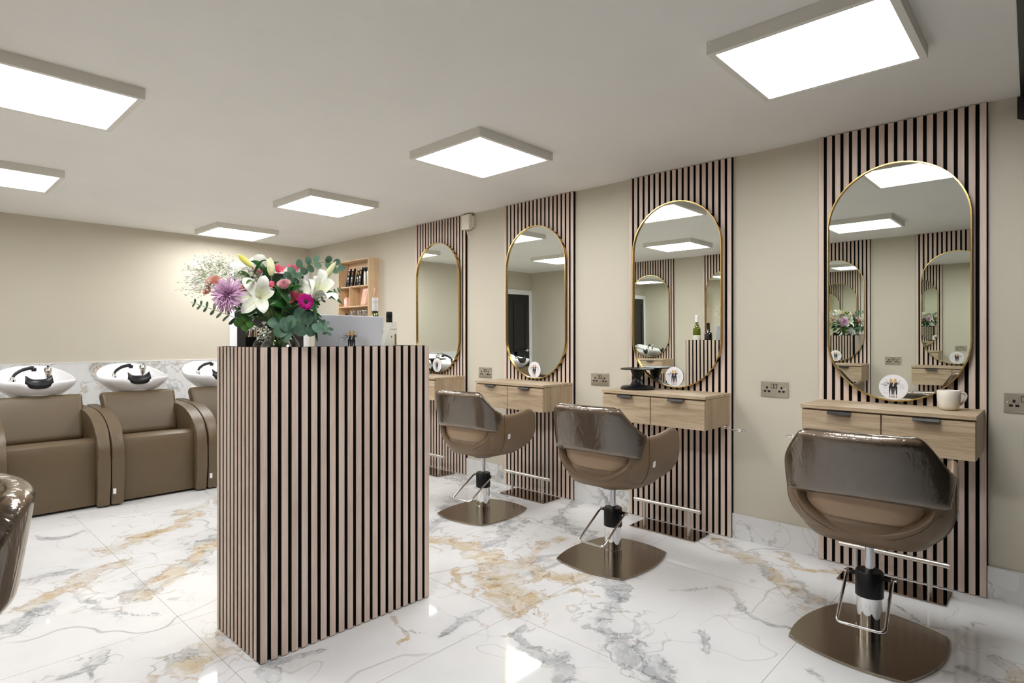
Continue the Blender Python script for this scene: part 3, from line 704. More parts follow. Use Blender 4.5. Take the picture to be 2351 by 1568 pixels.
def make_chair(label):
    t = thing('styling_chair', label, 'chair', (0, 0, 0), 0, 'taupe styling chairs')
    # base
    bm = bmesh.new(); poly = []; c = [(-.25, -.215), (.25, -.205), (.25, .205), (-.25, .215)]
    for i in range(4):
        a = Vector(c[i]); b = Vector(c[(i+1) % 4]); n = Vector((b.y-a.y, a.x-b.x)).normalized()
        for k in range(10):
            q = k/10; p = a+(b-a)*q+n*(.045*4*q*(1-q)); poly.append((p.x, p.y))
    prism(bm, poly, 'z', .0005, .012, .0015); mesh_obj('base_plate', bm, M['bronze'], t)
    bm = bmesh.new(); lathe(bm, [(0, .012), (.050, .012), (.050, .052), (.0465, .054), (.0465, .195), (0, .195)], 40); mesh_obj('pump_cylinder', bm, M['chrome'], t, True, 40)
    bm = bmesh.new(); lathe(bm, [(0, .185), (.052, .185), (.052, .283), (.047, .289), (0, .290)], 40)
    bm2 = bm; tube(bm2, [(.012, -.075, .262), (.012, .075, .262)], .009, 10); mesh_obj('pump_sleeve', bm2, M['black'], t, True, 40)
    bm = bmesh.new(); lathe(bm, [(0, .28), (.0165, .28), (.0165, .41), (0, .41)], 24); mesh_obj('gas_rod', bm, metal_rod, t, True, 40)
    bm = bmesh.new()
    tube(bm, fillet([(.02, .082, .262), (-.01, .082, .262), (-.225, .082, .135), (-.225, -.082, .135), (-.01, -.082, .262), (.03, -.082, .262)], .022, 6), .0062, 10)
    for s in (-1, 1): tube(bm, [(.012, s*.062, .262), (.012, s*.094, .262)], .0085, 12)
    mesh_obj('pump_lever', bm, M['chrome'], t, True, 50)
    bm = bmesh.new(); lathe(bm, [(0, .405), (.075, .405), (.085, .412), (.085, .43), (0, .43)], 28); mesh_obj('seat_mount', bm, M['black'], t, True, 40)
    # shell with arms, opening low in the back
    NS = 61; NR = 15; P = []
    for i in range(NS):
        s = -1+2*i/(NS-1); x, y = plan(s); ay = abs(y); zt = ztop(s)-.002
        if ay < .238 and abs(s)*.74 < .46: zb = .637-.142*math.sqrt(max(0, 1-(ay/.238)**2))
        else: zb = zt
        if abs(s)*.74 < .46 and ay >= .238: zb = .637+(zt-.637)*smooth(.238, .256, ay)
        col = [shell_pt(s, .4105+(zb-.4105)*(k/(NR-1))**1.5) for k in range(NR)]
        P.append(col)
    P = P[::-1]
    sh = mesh_obj('shell', grid_solid(P, .038), M['leather'], t, True); subsurf(sh, 1)
    # inner liner seen through the opening, same leather in its lit tone
    P = []
    for i in range(33):
        s = -.62+1.24*i/32; P.append([shell_pt(s, .45+.24*(k/9)**1.2, .93, -.020) for k in range(10)])
    li = mesh_obj('inner_back', grid_solid(P[::-1], .02), M['liner'], t, True); subsurf(li, 1)
    # seat cushion
    bm = bmesh.new(); nth = 44; rings = []
    for z, r in ((.432, .60), (.445, .86), (.475, .97), (.515, 1.0), (.545, .97), (.560, .86), (.566, .5)):
        ring_ = []
        for k in range(nth):
            a = 2*PI*k/nth; cx = math.copysign(abs(math.cos(a))**.7, math.cos(a)); cy = math.copysign(abs(math.sin(a))**.7, math.sin(a))
            ring_.append(bm.verts.new((.015+.245*r*cx, .246*r*cy, z)))
        rings.append(ring_)
    for a, b in zip(rings[:-1], rings[1:]):
        for k in range(nth): bm.faces.new((a[k], a[(k+1) % nth], b[(k+1) % nth], b[k]))
    bm.faces.new(rings[0]); bm.faces.new(rings[-1])
    mesh_obj('seat_cushion', bm, M['leather'], t, True)
    # backrest and its clear film cover
    def back(lim, off, th, zb, zt_add, NS=41, NR=9):
        P = []; smax = 0
        ss = [k/400 for k in range(400) if abs(plan(k/400)[1]) < lim and (k/400)*.74 < .46]; smax = ss[-1]
        for i in range(NS):
            s = -smax+2*smax*i/(NS-1); x, y = plan(s); z0 = zb-.018*(y/.28)**2-.010; z1 = ztop(s)+zt_add
            col = []
            for k in range(NR):
                z = z0+(z1-z0)*k/(NR-1); tp = 1-.135*(1-smooth(.625, .735, z)); col.append(shell_pt(s*tp, z, 1, off))
            P.append(col)
        return grid_solid(P[::-1], th)
    br = mesh_obj('backrest', back(.287, .006, .052, .648, .002), M['leather'], t, True); subsurf(br, 1)
    cv = mesh_obj('film_cover', back(.289, .012, .066, .650, .010), M['film'], t, True); subsurf(cv, 1); cv['label'] = 'crinkled clear plastic cover'
    # rim of the opening and side seams
    bm = bmesh.new()
    for s0 in (-1, 1):
        sa = [k/400 for k in range(248) if abs(plan(k/400)[1]) < .292][-1]*s0
        tube(bm, [shell_pt(sa, z, 1, .0015) for z in [.44+.30*k/24 for k in range(25)]], .0018, 6)
    rim = []
    for i in range(41):
        y = -.258+.516*i/40; s = min([k/600 for k in range(380)], key=lambda q: abs(plan(q)[1]-abs(y)))*(1 if y > 0 else -1)
        z = .637-.142*math.sqrt(max(0, 1-(min(abs(y), .237)/.238)**2))-.022; rim.append(shell_pt(s, z, 1, .0012))
    tube(bm, rim, .0012, 6)
    mesh_obj('piping', bm, M['seam'], t, True)
    # care tag on the right side seam
    bm = bmesh.new(); sa = -[k/400 for k in range(248) if abs(plan(k/400)[1]) < .2955][-1]
    a = shell_pt(sa-.01, .600, 1, .002); b = shell_pt(sa-.01, .568, 1, .004); dd = Vector((.020, -.004, .004))
    q = [a, a+dd, b+dd, b]; nn = (q[1]-q[0]).cross(q[3]-q[0]).normalized()*.0008
    vs = [bm.verts.new(p+nn*k) for k in (-1, 1) for p in q]
    for f in ((0, 1, 2, 3), (4, 5, 6, 7), (0, 1, 5, 4), (1, 2, 6, 5), (2, 3, 7, 6), (3, 0, 4, 7)): bm.faces.new([vs[i] for i in f])
    mesh_obj('care_tag', bm, M['tag'], t)
    return t
metal_rod = metal('rod_steel', (.62, .62, .66, 1), .12)
ch = make_chair('')
CH = [((2.937, 3.055, 0), 4, 'taupe styling chair furthest away, nearest the reception desk'),
      ((2.840, 1.880, 0), 1, 'taupe styling chair in the middle of the right-hand row'),
      ((2.800, .588, 0), 4, 'taupe styling chair nearest the camera on the right'),
      ((-.075, 1.93, 0), 184, 'film-covered taupe chair cut off by the left edge of the picture'),
      ((-.17, .60, 0), 174, 'film-covered taupe chair facing the opposite wall, seen only in the mirrors')]
for i, (l, r, lab) in enumerate(CH):
    o = ch if i == 0 else dup(ch); o.location = l; o.rotation_euler = (0, 0, math.radians(r)); o['label'] = lab
    if i == 2:                                                    # this one's base is turned on the floor
        for c in o.children:
            if c.name.startswith('base_plate'): c.rotation_euler = (0, 0, math.radians(-13))
    if i > 2: o['group'] = 'styling chairs along the opposite wall'

# ------------------------------------------------------------------ backwash chairs
def make_wash(label):
    """local: faces -y, front at y=0, centre x=0"""
    t = thing('wash_chair', label, 'wash chair', (0, 0, 0), 0, 'tan backwash chairs')
    bm = bmesh.new()
    prof = [(.03, .018), (.025, .30), (.022, .44), (.035, .485), (.07, .505), (.12, .503), (.55, .455), (.62, .44), (.62, .018)]
    prism(bm, prof, 'x', -.252, .252, .004); mesh_obj('seat', bm, M['leather2'], t, True, 35)
    # backrest, leaning back and a little wider at the top
    bm = bmesh.new(); P = []
    for i in range(17):
        q = -1+2*i/16; col = []
        for k in range(9):
            v = k/8; hw = .262+.024*v; yy = .50+.165*v-.02*math.sin(PI*v); zz = .44+.335*v
            col.append(Vector((q*hw, yy+.012*(1-q*q), zz)))
        P.append(col)
    bm = grid_solid(P, -.085); o = mesh_obj('backrest', bm, M['leather2'], t, True); subsurf(o, 1)
    for s in (-1, 1):
        bm = bmesh.new(); outl = [(-.03, .012), (-.045, .20), (-.045, .36)]
        for k in range(13):
            a = k/12*PI/2; outl.append((.60-.648*math.cos(a)**.75, .40+.292*math.sin(a)**1.0))
        outl += [(.80, .70), (.80, .012)]
        prism(bm, outl, 'x', s*.253, s*.334, .014)
        o = mesh_obj('armrest', bm, M['leather2'], t, True, 40)
    bm = bmesh.new(); q = [(-.331, -.045), (-.331, -.045)]
    box(bm, -.328, -.308, -.047, -.0455+.0, .095, .135); mesh_obj('care_tag', bm, M['tag'], t)
    # cabinet under the bowl
    bm = bmesh.new(); box(bm, -.09, .09, .72, 1.20, .012, .78, .02); mesh_obj('pedestal', bm, M['white'], t)
    # ceramic bowl
    bm = bmesh.new(); n = 72; cy = .745
    def rim(a):
        c, s = math.cos(a), math.sin(a)              # s>0 is the back
        rx = .262; ry = .20 if s < 0 else .37
        x = rx*math.copysign(abs(c)**.82, c); y = ry*math.copysign(abs(s)**.9, s)
        z = .932+.10*max(0, s)**1.3-.012*max(0, -s)
        front = max(0, 1-(abs(x)/.115)**2) if s < 0 else 0
        z -= .030*smooth(0, 1, front); y += .022*smooth(0, 1, front)
        return x, y, z
    spec = [  # (radial factor, z blend) from drain to rim to underside
        ('in', .06), ('in', .22), ('in', .40), ('in', .58), ('in', .74), ('in', .86), ('in', .935), ('top', .965), ('top', 1.0), ('out', 1.0), ('out', .965), ('out', .88), ('out', .75), ('out', .60), ('out', .45)]
    rings = []
    for typ, f in spec:
        R_ = []
        for k in range(n):
            a = 2*PI*k/n; x, y, z = rim(a)
            if typ == 'in': zz = z-.018-.15*(1-(f/.95)**2.6) if y < 0 else z-.018-(.15+.10*max(0, math.sin(a)))*(1-(f/.95)**2.2)
            elif typ == 'top': zz = z if f > .99 else z-.002
            else:
                g = (1-f)/.55; zz = z-.022-(z-.022-.775)*g**.62
                if f > .99: zz = z-.022
            xx, yy = x*f, y*f
            if typ == 'top' and f > .99: xx, yy = x*1.0, y*1.0
            if typ == 'out' and f > .99: xx, yy = x*1.012, y*1.012
            R_.append(bm.verts.new((xx, cy+yy, zz)))
        rings.append(R_)
    for a, b in zip(rings[:-1], rings[1:]):
        for k in range(n): bm.faces.new((a[k], a[(k+1) % n], b[(k+1) % n], b[k]))
    bm.faces.new(rings[0]); bm.faces.new(rings[-1])
    bowl = mesh_obj('wash_basin', bm, M['ceramic'], t, True); subsurf(bowl, 1)
    # neck rest
    P = []
    for i in range(21):
        q = -1+2*i/20; x = .074*q; e = .030*q**4
        col = []
        for k in range(9):
            v = k/8; ang = -1.15+v*2.1
            col.append(Vector((x+.012*q*abs(q)**4, cy-.172-.028*math.cos(ang)+.03*v+.02*q*q, .902+e*1.2+.036*math.sin(ang))))
        P.append(col)
    o = mesh_obj('neck_rest', grid_solid(P, -.012), M['black'], bowl, True); subsurf(o, 1)
    # shower handle
    bm = bmesh.new(); tube(bm, bez([(-.135, cy+.06, .945), (-.115, cy+.075, .975), (-.07, cy+.09, 1.004), (-.02, cy+.10, 1.017), (.0, cy+.10, 1.016)], 6), [.0105]*6+[.012]*6+[.0135]*6+[.016]*7, 12)
    lathe(bm, [(0, -.022), (.015, -.022), (.017, -.01), (.017, .004), (0, .01)], 16, (.002, cy+.10, 1.013))
    mesh_obj('shower_handle', bm, M['black'], bowl, True)
    bm = bmesh.new(); lathe(bm, [(0, -.03), (.026, -.03), (.026, -.014), (.015, -.010), (.012, .008), (0, .008)], 20, (-.137, cy+.058, .945)); mesh_obj('hose_collar', bm, M['chrome'], bowl, True, 40)
    bm = bmesh.new(); lathe(bm, [(0, -.07), (.024, -.07), (.024, -.012), (.026, -.010), (.027, .022), (.020, .034), (0, .037)], 24, (.092, cy+.10, .985))
    tube(bm, [(.092, cy+.10, 1.018), (.088, cy+.075, 1.028), (.080, cy+.02, 1.030)], [.014, .010, .007], 10)
    mesh_obj('mixer_tap', bm, M['chrome'], bowl, True, 40)
    return t
wa = make_wash('')
for i, (x, l) in enumerate(((.785, 'tan backwash chair furthest left, with its basin at the left edge'), (1.461, 'tan backwash chair in the middle of the three'), (2.140, 'tan backwash chair on the right, partly hidden by the reception desk'))):
    o = wa if i == 0 else dup(wa); o.location = (x, 5.205, 0); o['label'] = l

# ------------------------------------------------------------------ ceiling lamps and fittings
def make_lamp(label):
    t = thing('ceiling_light', label, 'ceiling light', (0, 0, 0), 0, 'square ceiling lights')
    bm = bmesh.new(); h = .0495; a = .31
    for (x0, x1, y0, y1) in ((-a, a, -a, -a+.012), (-a, a, a-.012, a), (-a, -a+.012, -a+.012, a-.012), (a-.012, a, -a+.012, a-.012)): box(bm, x0, x1, y0, y1, -h, 0)
    b = a-.012
    for (x0, x1, y0, y1) in ((-b, b, -b, -b+.014), (-b, b, b-.014, b), (-b, -b+.014, -b+.014, b-.014), (b-.014, b, -b+.014, b-.014)): box(bm, x0, x1, y0, y1, -h+.001, -h+.012)
    f = mesh_obj('lamp_frame', bm, M['lampframe'], t)
    bm = bmesh.new(); box(bm, -b+.014, b-.014, -b+.014, b-.014, -h+.004, -h+.008); mesh_obj('diffuser', bm, M['lamp'], t)
    bm = bmesh.new()
    for y in (-.297, .297):
        for z in (-.010, -.036): tube(bm, [(-a-.001, y, z), (-a+.002, y, z)], .003, 8)
    mesh_obj('screws', bm, M['chrome'], t); return t
la = make_lamp('')
LL = [((2.47, .693), 'square ceiling light nearest the camera, top right of the picture'), ((2.48, 2.595), 'square ceiling light in the centre of the picture'),
      ((2.49, 4.485), 'square ceiling light above and right of the flowers'), ((2.495, 6.34), 'square ceiling light furthest away, above the corner door'),
      ((.487, 3.37), 'square ceiling light cut off at the upper left edge'), ((.50, 5.265), 'square ceiling light over the left wash chair'),
      ((.485, 1.47), 'square ceiling light over the opposite chairs, seen only in the mirrors')]
for i, (p, l) in enumerate(LL):
    o = la if i == 0 else dup(la); o.location = (p[0], p[1], CZ-.0005); o['label'] = l
# alarm sounder high on the right wall
t = thing('alarm_box', 'small white alarm box at the top of the far slatted panel', 'alarm', (WX-.026, 3.962, 2.32))
bm = bmesh.new(); prism(bm, [(-.051, -.068), (.051, -.068), (.051, .062), (-.051, .066)], 'x', -.042, 0, .006); mesh_obj('housing', bm, M['cream'], t)
bm = bmesh.new(); box(bm, 0, .0255, -.058, -.043, -.05, .05); mesh_obj('bracket', bm, M['cream'], t)
bm = bmesh.new(); tube(bm, bez([(-.012, .008, -.068), (-.01, .006, -.10), (-.006, -.012, -.135), (.0, -.022, -.15)], 5), .0035, 8); mesh_obj('cable', bm, M['cream'], t, True)

# ------------------------------------------------------------------ reception desk
DX0, DX1, DY0, DY1, DH, DK = .968, 1.79, 2.24, 2.672, 1.222, 1.112
t = thing('reception_desk', 'tall slatted reception desk with flowers and a laptop on it', 'desk', (0, 0, 0))
bm = bmesh.new(); ix = .022
for (a, b, c, d) in ((DX0+ix, DX1-ix, DY0+ix, DY0+ix+.018), (DX0+ix, DX0+ix+.018, DY0+ix+.018, DY1), (DX1-ix-.018, DX1-ix, DY0+ix+.018, DY1)): box(bm, a, b, c, d, .002, DH)
mesh_obj('carcass', bm, M['felt'], t)
bm = bmesh.new(); box(bm, DX0+ix+.018, DX1-ix-.018, DY0+ix+.018, DY1, DK-.025, DK); box(bm, DX0+ix+.018, DX1-ix-.018, DY1-.018, DY1, .002, DK-.025)
mesh_obj('counter', bm, M['oak'], t)
bm = bmesh.new()
n = 20; p = (DX1-DX0-.002)/(n-1+.64)
for k in range(n): a = DX0+.002+k*p; box(bm, a, a+p*.64, DY0, DY0+.0025, .003, DH-.001, .0008, 1); box(bm, a+.0004, a+p*.64-.0004, DY0+.0025, DY0+.018, .003, DH-.001, mi=1)
nb = 11; pb = (DY1-DY0-.034)/(nb-1+.62)
for k in range(nb):
    a = DY0+.034+k*pb
    box(bm, DX0, DX0+.0022, a, a+pb*.62, .003, DH-.001, .0006, 1); box(bm, DX0+.0022, DX0+.016, a+.0004, a+pb*.62-.0004, .003, DH-.001, mi=1)
    box(bm, DX1-.006, DX1, a-.012, a-.012+pb*.62, .003, DH-.001, .0008, 1); box(bm, DX1-.016, DX1-.006, a-.0116, a-.0124+pb*.62, .003, DH-.001, mi=1)
mesh_obj('slats', bm, [M['slat'], M['core']], t)
bm = bmesh.new()
box(bm, DX0+.004, DX0+ix+.001, DY0+.016, DY0+.0335, .002, DH)
box(bm, DX0+.002, DX1-.004, DY0+.018, DY0+ix, .002, DH); box(bm, DX0+.016, DX0+ix, DY0+ix, DY1, .002, DH); box(bm, DX1-ix, DX1-.016, DY0+ix, DY1, .002, DH)
mesh_obj('felt_backing', bm, M['felt'], t)

# laptop
lp = thing('laptop', 'open silver laptop on the reception desk, lid back facing the camera', 'laptop', (1.462, 2.416, DK), math.radians(2))
bm = bmesh.new(); box(bm, -.178, .178, .004, .235, .0005, .016, .004); mesh_obj('keyboard_base', bm, M['laptop'], lp)
bm = bmesh.new()
for r_ in range(5):
    for c_ in range(13): box(bm, -.155+c_*.024, -.135+c_*.024, .04+r_*.022, .058+r_*.022, .0158, .0175)
mesh_obj('keys', bm, M['black'], lp)
lid = mesh_obj('lid', B(-.180, .180, -.004, .004, 0, .236, .003), M['laptop'], lp, loc=(0, 0, .014), rot=(math.radians(1.5), 0, 0))
mesh_obj('screen', B(-.168, .168, .0040, .0048, .012, .226), M['ink'], lid)
st = make_card('round printed sticker in the middle of the silver laptop lid', .070, M['laptop'], 'laptop_sticker')
st['group'] = 'laptop sticker'; st['category'] = 'sticker'; del st['group']
# the sticker is stuck to the lid, so its parts belong to the laptop
kids = list(st.children)
stk = kids[0]; stk.name = 'sticker'; stk.parent = lid
stk.location = (.006, -.0043, .120); stk.rotation_euler = (0, 0, PI/2)
for c in list(stk.children)[:]: pass
sub = list(stk.children)
bms = bmesh.new()
# merge the sticker print into one sub-part with its own materials
mats = []; verts = []
for c in sub:
    for mm in c.data.materials:
        if mm not in mats: mats.append(mm)
me = bpy.data.meshes.new('sticker'); bmx = bmesh.new()
for c in [stk]+sub:
    b0 = len(bmx.faces); bmx.from_mesh(c.data); bmx.faces.ensure_lookup_table()
    for f in bmx.faces[b0:]:
        mm = c.data.materials[min(f.material_index, len(c.data.materials)-1)]
        if mm not in mats: mats.append(mm)
        f.material_index = mats.index(mm)
bmx.to_mesh(me); bmx.free()
for mm in mats: me.materials.append(mm)
stk.data = me
for c in sub: bpy.data.objects.remove(c)
bpy.data.objects.remove(st)

# bottles on the desk
def bottle(name, label, x, y, h, mglass, mcap, capz, r=.037, lab=None, sh=.62):
    t = thing(name, label, 'bottle', (x, y, DK))
    bm = bmesh.new()
    lathe(bm, [(0, .001), (r-.004, .001), (r, .006), (r, h*sh-.02), (r*.97, h*sh), (r*.75, h*(sh+.07)), (r*.48, h*(sh+.12)), (.0150, h*(sh+.19)), (.0135, h-.012), (.0145, h-.010), (.0145, h-.002), (0, h)], 36)
    mesh_obj('glass', bm, mglass, t, True, 50)
    bm = bmesh.new(); lathe(bm, [(.0152, h-capz), (.0156, h-capz), (.0156, h-.030), (.0150, h-.028), (.0156, h-.026), (.0156, h-.003), (.014, h+.0015), (0, h+.0015)], 28)
    mesh_obj('cap', bm, mcap[0], t, True, 50)
    if mcap[1]:
        bm = bmesh.new(); lathe(bm, [(0, h+.0014), (.0146, h+.0014), (.0140, h+.0030), (0, h+.0032)], 24); mesh_obj('cap_top', bm, mcap[1], t)
    if mcap[2]:
        bm = bmesh.new(); lathe(bm, [(.0152, h-capz-.0), (.0159, h-capz), (.0159, h-capz+.012), (.0152, h-capz+.012)], 28); mesh_obj('neck_band', bm, mcap[2], t)
    if lab:
        bm = bmesh.new(); lathe(bm, [(r+.0004, h*.16), (r+.0008, h*.16), (r+.0008, h*.45), (r+.0004, h*.45)], 36); mesh_obj('paper_label', bm, lab, t, True, 50)
    return t
M['redcap'] = mat('red_cap', srgb(190, 40, 48), .35)
bottle('wine_bottle', 'green wine bottle with a white cap behind the laptop', 1.712, 2.585, .352, M['bottlegreen'], (M['white'], None, M['blackm']), .078, lab=M['cream'])
bottle('wine_bottle', 'dark wine bottle with a black and red cap, right of the laptop', 1.716, 2.466, .275, M['bottleblack'], (M['black'], M['redcap'], None), .050, lab=M['black'])
# folded greeting card standing in front of the dark bottle
gc = thing('greeting_card', 'cream folded congratulations card standing at the right of the desk', 'card', (1.585, 2.302, DK))
def quad_solid(pts, th):
    bm = bmesh.new(); q = [Vector(p) for p in pts]; nn = (q[1]-q[0]).cross(q[2]-q[0]).normalized()*th
    vs = [bm.verts.new(p) for p in q]+[bm.verts.new(p+nn) for p in q]
    for f in ((0, 1, 2, 3), (4, 5, 6, 7), (0, 1, 5, 4), (1, 2, 6, 5), (2, 3, 7, 6), (3, 0, 4, 7)): bm.faces.new([vs[i] for i in f])
    return bm
K = gc.location
A0 = Vector((-.050, .004, 0)); A1 = Vector((.018, -.010, 0)); A2 = Vector((.046, -.018, 0)); HH = .219
mesh_obj('rear_leaf', quad_solid([A0, A1, A1+Vector((0, 0, HH)), A0+Vector((.044, 0, HH))], .0012), M['cream'], gc)
f = mesh_obj('front_leaf', quad_solid([A1, A2, A2+Vector((0, 0, HH)), A1+Vector((0, 0, HH))], .0012), M['cream'], gc)
dirv = (A2-A1).normalized(); nv = Vector((dirv.y, -dirv.x, 0))
RM = Matrix(((dirv.x, 0, nv.x, 0), (dirv.y, 0, nv.y, 0), (0, 1, 0, 0), (0, 0, 0, 1)))
text_mesh('Congratulations', .0052, M['gold_ink'], f, Matrix.Translation(A1+dirv*.0145+nv*.0016+Vector((0, 0, .186))) @ RM, 'lettering', 'CENTER', .0001)
bm = bmesh.new()
def onc(a, z): return A1+dirv*a+nv*.0016+Vector((0, 0, z))
bm.faces.new([bm.verts.new(onc(a, z)) for a, z in ((.019, .09), (.026, .09), (.0275, .165), (.0185, .165))])
for cx, cz, rr in ((.004, .152, .007), (.008, .205, .003), (.012, .115, .003)):
    pts = []
    for k in range(10): a = PI/2+PI*k/5; q = rr if k % 2 == 0 else rr*.45; pts.append(bm.verts.new(onc(cx+q*math.cos(a)*.7, cz+q*math.sin(a))))
    bm.faces.new(pts)
mesh_obj('gold_print', bm, M['gold_ink'], f)
# wooden easel sign to the left of the vase
es = thing('easel_sign', 'small wooden easel sign standing behind the left of the vase', 'sign', (1.082, 2.545, DK), math.radians(-20))
for s in (-1, 1):
    bm = bmesh.new(); tube(bm, [(s*.045, 0, .001), (s*.018, .012, .19)], .0055, 4); mesh_obj('leg', bm, M['pine'], es)
bm = bmesh.new(); tube(bm, [(0, .075, .001), (0, .014, .185)], .005, 4); mesh_obj('leg', bm, M['pine'], es)
bm = bmesh.new(); box(bm, -.042, .042, -.012, -.007, .03, .15); mesh_obj('panel', bm, M['ink'], es)

# ------------------------------------------------------------------ black stands, mug
def stand(label, x, y):
    bm = bmesh.new()
    lathe(bm, [(0, .001), (.112, .001), (.112, .012), (.100, .022), (.055, .026), (.048, .030), (.026, .072), (.026, .076), (.046, .126), (.050, .131), (.112, .134), (.114, .140), (.108, .143), (.095, .139), (0, .137)], 48)
    return tag(mesh_obj('display_stand', bm, M['black'], None, True, 40, loc=(x, y, .912)), label, 'stand', 'black waisted stands')
stand('black waisted display stand on the third cabinet, beside the round card', 3.476, 2.105)
stand('black waisted display stand on the furthest cabinet, mostly behind the desk', 3.476, 4.58)
t = thing('mug', 'white ribbed mug on the nearest oak cabinet', 'mug', (3.478, .398, .9125), math.radians(-60))
bm = bmesh.new(); rf = lambda k, z: (.0007*math.cos(k*PI) if .02 < z < .085 else 0)
lathe(bm, [(0, .001), (.026, .001), (.034, .005), (.041, .018), (.0450, .040), (.0468, .065), (.0472, .092), (.0458, .0945), (.0440, .092), (.0435, .065), (.0415, .035), (.034, .010), (0, .007)], 96, rfun=rf)
mesh_obj('mug_body', bm, M['mug'], t, True, 60)
bm = bmesh.new(); tube(bm, bez([(.043, 0, .080), (.062, 0, .083), (.072, 0, .070), (.066, 0, .048), (.052, 0, .030), (.040, 0, .022)], 5), [.0055]*26, 10); mesh_obj('handle', bm, M['mug'], t, True)

# ------------------------------------------------------------------ shelf box with products
t = thing('wall_shelf', 'pale wooden box shelf on the right wall near the corner', 'shelf', (WX-.0005, 5.437, 0))
HW, Dp, Z0, Z1 = .62, .132, 1.24, 2.13
bm = bmesh.new()
for (y0, y1, z0, z1) in ((0, .012, Z0, Z1), (HW-.012, HW, Z0, Z1), (.012, HW-.012, Z1-.012, Z1), (.012, HW-.012, Z0, Z0+.012)): box(bm, -Dp, 0, y0, y1, z0, z1)
mesh_obj('frame', bm, M['pine'], t); mesh_obj('back_board', B(-.006, 0, .012, HW-.012, Z0+.012, Z1-.012), M['pine'], t)
for z in (1.828, 1.606, 1.40): mesh_obj('shelf_board', B(-Dp, -.006, .0125, HW-.0125, z, z+.012), M['pine'], t)
mesh_obj('divider', B(-Dp, -.006, .372, .384, 1.6185, 1.8275), M['pine'], t)
SXF = WX-.0005
def on(y, d): return (SXF-d, 5.437+y)
for i, (y, d) in enumerate(((.49, .085), (.42, .080), (.36, .045), (.255, .080), (.215, .04))):
    x, yy = on(y, d)
    t = thing('hair_box', ['black hair product box, leftmost on the top shelf', 'black hair product box, second from the left on the top shelf', 'black hair product box, half hidden, third on the top shelf', 'black hair product box, right of centre on the top shelf', 'black hair product box, hidden behind its neighbour'][i], 'box', (x, yy, 1.8408), 0, 'black hair boxes on the shelf')
    bm = bmesh.new(); L = .052 if i != 4 else .04; q = -.055
    vs = [bm.verts.new(p) for p in ((-.012, -.03, 0), (.012, -.03, 0), (.012, .03, 0), (-.012, .03, 0), (-.012, q-.022, .20), (.012, q-.022, .20), (.012, q+.022, .20), (-.012, q+.022, .20))]
    for f in ((0, 1, 2, 3), (4, 5, 6, 7), (0, 1, 5, 4), (1, 2, 6, 5), (2, 3, 7, 6), (3, 0, 4, 7)): bm.faces.new([vs[k] for k in f])
    mesh_obj('carton', bm, M['black'], t)
    bm = bmesh.new(); prism(bm, [(q-.018, .180), (q+.022, .178), (q+.015, .197), (q-.012, .199)], 'x', -.0135, -.0125); mesh_obj('bow', bm, M['rose_box'], t)
    bm = bmesh.new(); prism(bm, [(-.040+.010*math.cos(a), .148+.018*math.sin(a)) for a in [2*PI*k/16 for k in range(16)]], 'x', -.0135, -.0125); mesh_obj('hair_window', bm, M['blonde'] if i != 1 else mat('amber', srgb(150, 84, 30), .5), t)
    bm = bmesh.new(); prism(bm, [(-.025+.012*math.cos(a), .095+.014*math.sin(a)) for a in [2*PI*k/20 for k in range(20)]], 'x', -.0133, -.0125)
    mesh_obj('emblem', bm, M['card'], t); bm = bmesh.new()
    for zz, w in ((.070, .018), (.060, .022), (.050, .014), (.018, .020)): box(bm, -.0133, -.0125, -.018+zz*-.1-w/2, -.018+zz*-.1+w/2, zz, zz+.004)
    mesh_obj('print', bm, M['card'], t)
for i, (y, d) in enumerate(((.135, .085), (.065, .09), (.10, .04))):
    x, yy = on(y, d); t = thing('clear_tube', ['clear product tube, left of the three at the right of the top shelf', 'clear product tube at the right end of the top shelf', 'clear product tube at the back of the top shelf'][i], 'tube', (x, yy, 1.8408), 0, 'clear tubes on the shelf')
    bm = bmesh.new(); lathe(bm, [(0, 0), (.017, 0), (.017, .15), (0, .15)], 20); mesh_obj('tube', bm, M['satin'], t, True, 40)
    bm = bmesh.new(); lathe(bm, [(0, .151), (.0175, .151), (.0175, .195), (0, .195)], 20); mesh_obj('cap', bm, M['black'], t, True, 40)
for i, (y, d) in enumerate(((.50, .09), (.44, .06))):
    x, yy = on(y, d); t = thing('pump_bottle', ['pink square bottle with a gold cap, left in the middle shelf', 'pink square bottle with a gold cap beside the shelf divider'][i], 'bottle', (x, yy, 1.6188), 0, 'pink bottles on the shelf')
    bm = bmesh.new(); box(bm, -.022, .022, -.028, .028, 0, .095, .006); box(bm, -.013, .013, -.013, .013, .094, .108, .003); mesh_obj('bottle_body', bm, M['rose_box'], t)
    mesh_obj('cap', B(-.011, .011, -.011, .011, .108, .138, .002), M['gold_ink'], t)
    mesh_obj('paper_label', B(-.0228, -.0221, -.014, .014, .03, .08), M['card'], t)
for i, (y, d) in enumerate(((.165, .085), (.075, .055))):
    x, yy = on(y, d); bm = bmesh.new(); w = .05
    P = [[Vector((-.004+.012*math.sin(PI*j/6)*math.sin(PI*i_/8), -w+2*w*i_/8-.055*j/6*1.0, .185*j/6)) for j in range(7)] for i_ in range(9)]
    o = mesh_obj('pink_pouch', grid_solid(P, .008), M['rose_box'], None, True, loc=(x, yy, 1.6188)); tag(o, ['pink satin pouch leaning, left one in the middle shelf', 'pink satin pouch leaning, right one in the middle shelf'][i], 'pouch', 'pink pouches on the shelf')
t = thing('dropper_bottle', 'small white bottle with a black cap on the lower shelf', 'bottle', (*on(.53, .08), 1.4128))
bm = bmesh.new(); lathe(bm, [(0, 0), (.024, 0), (.024, .075), (.012, .09), (0, .09)], 20); mesh_obj('bottle_body', bm, M['white'], t, True, 40)
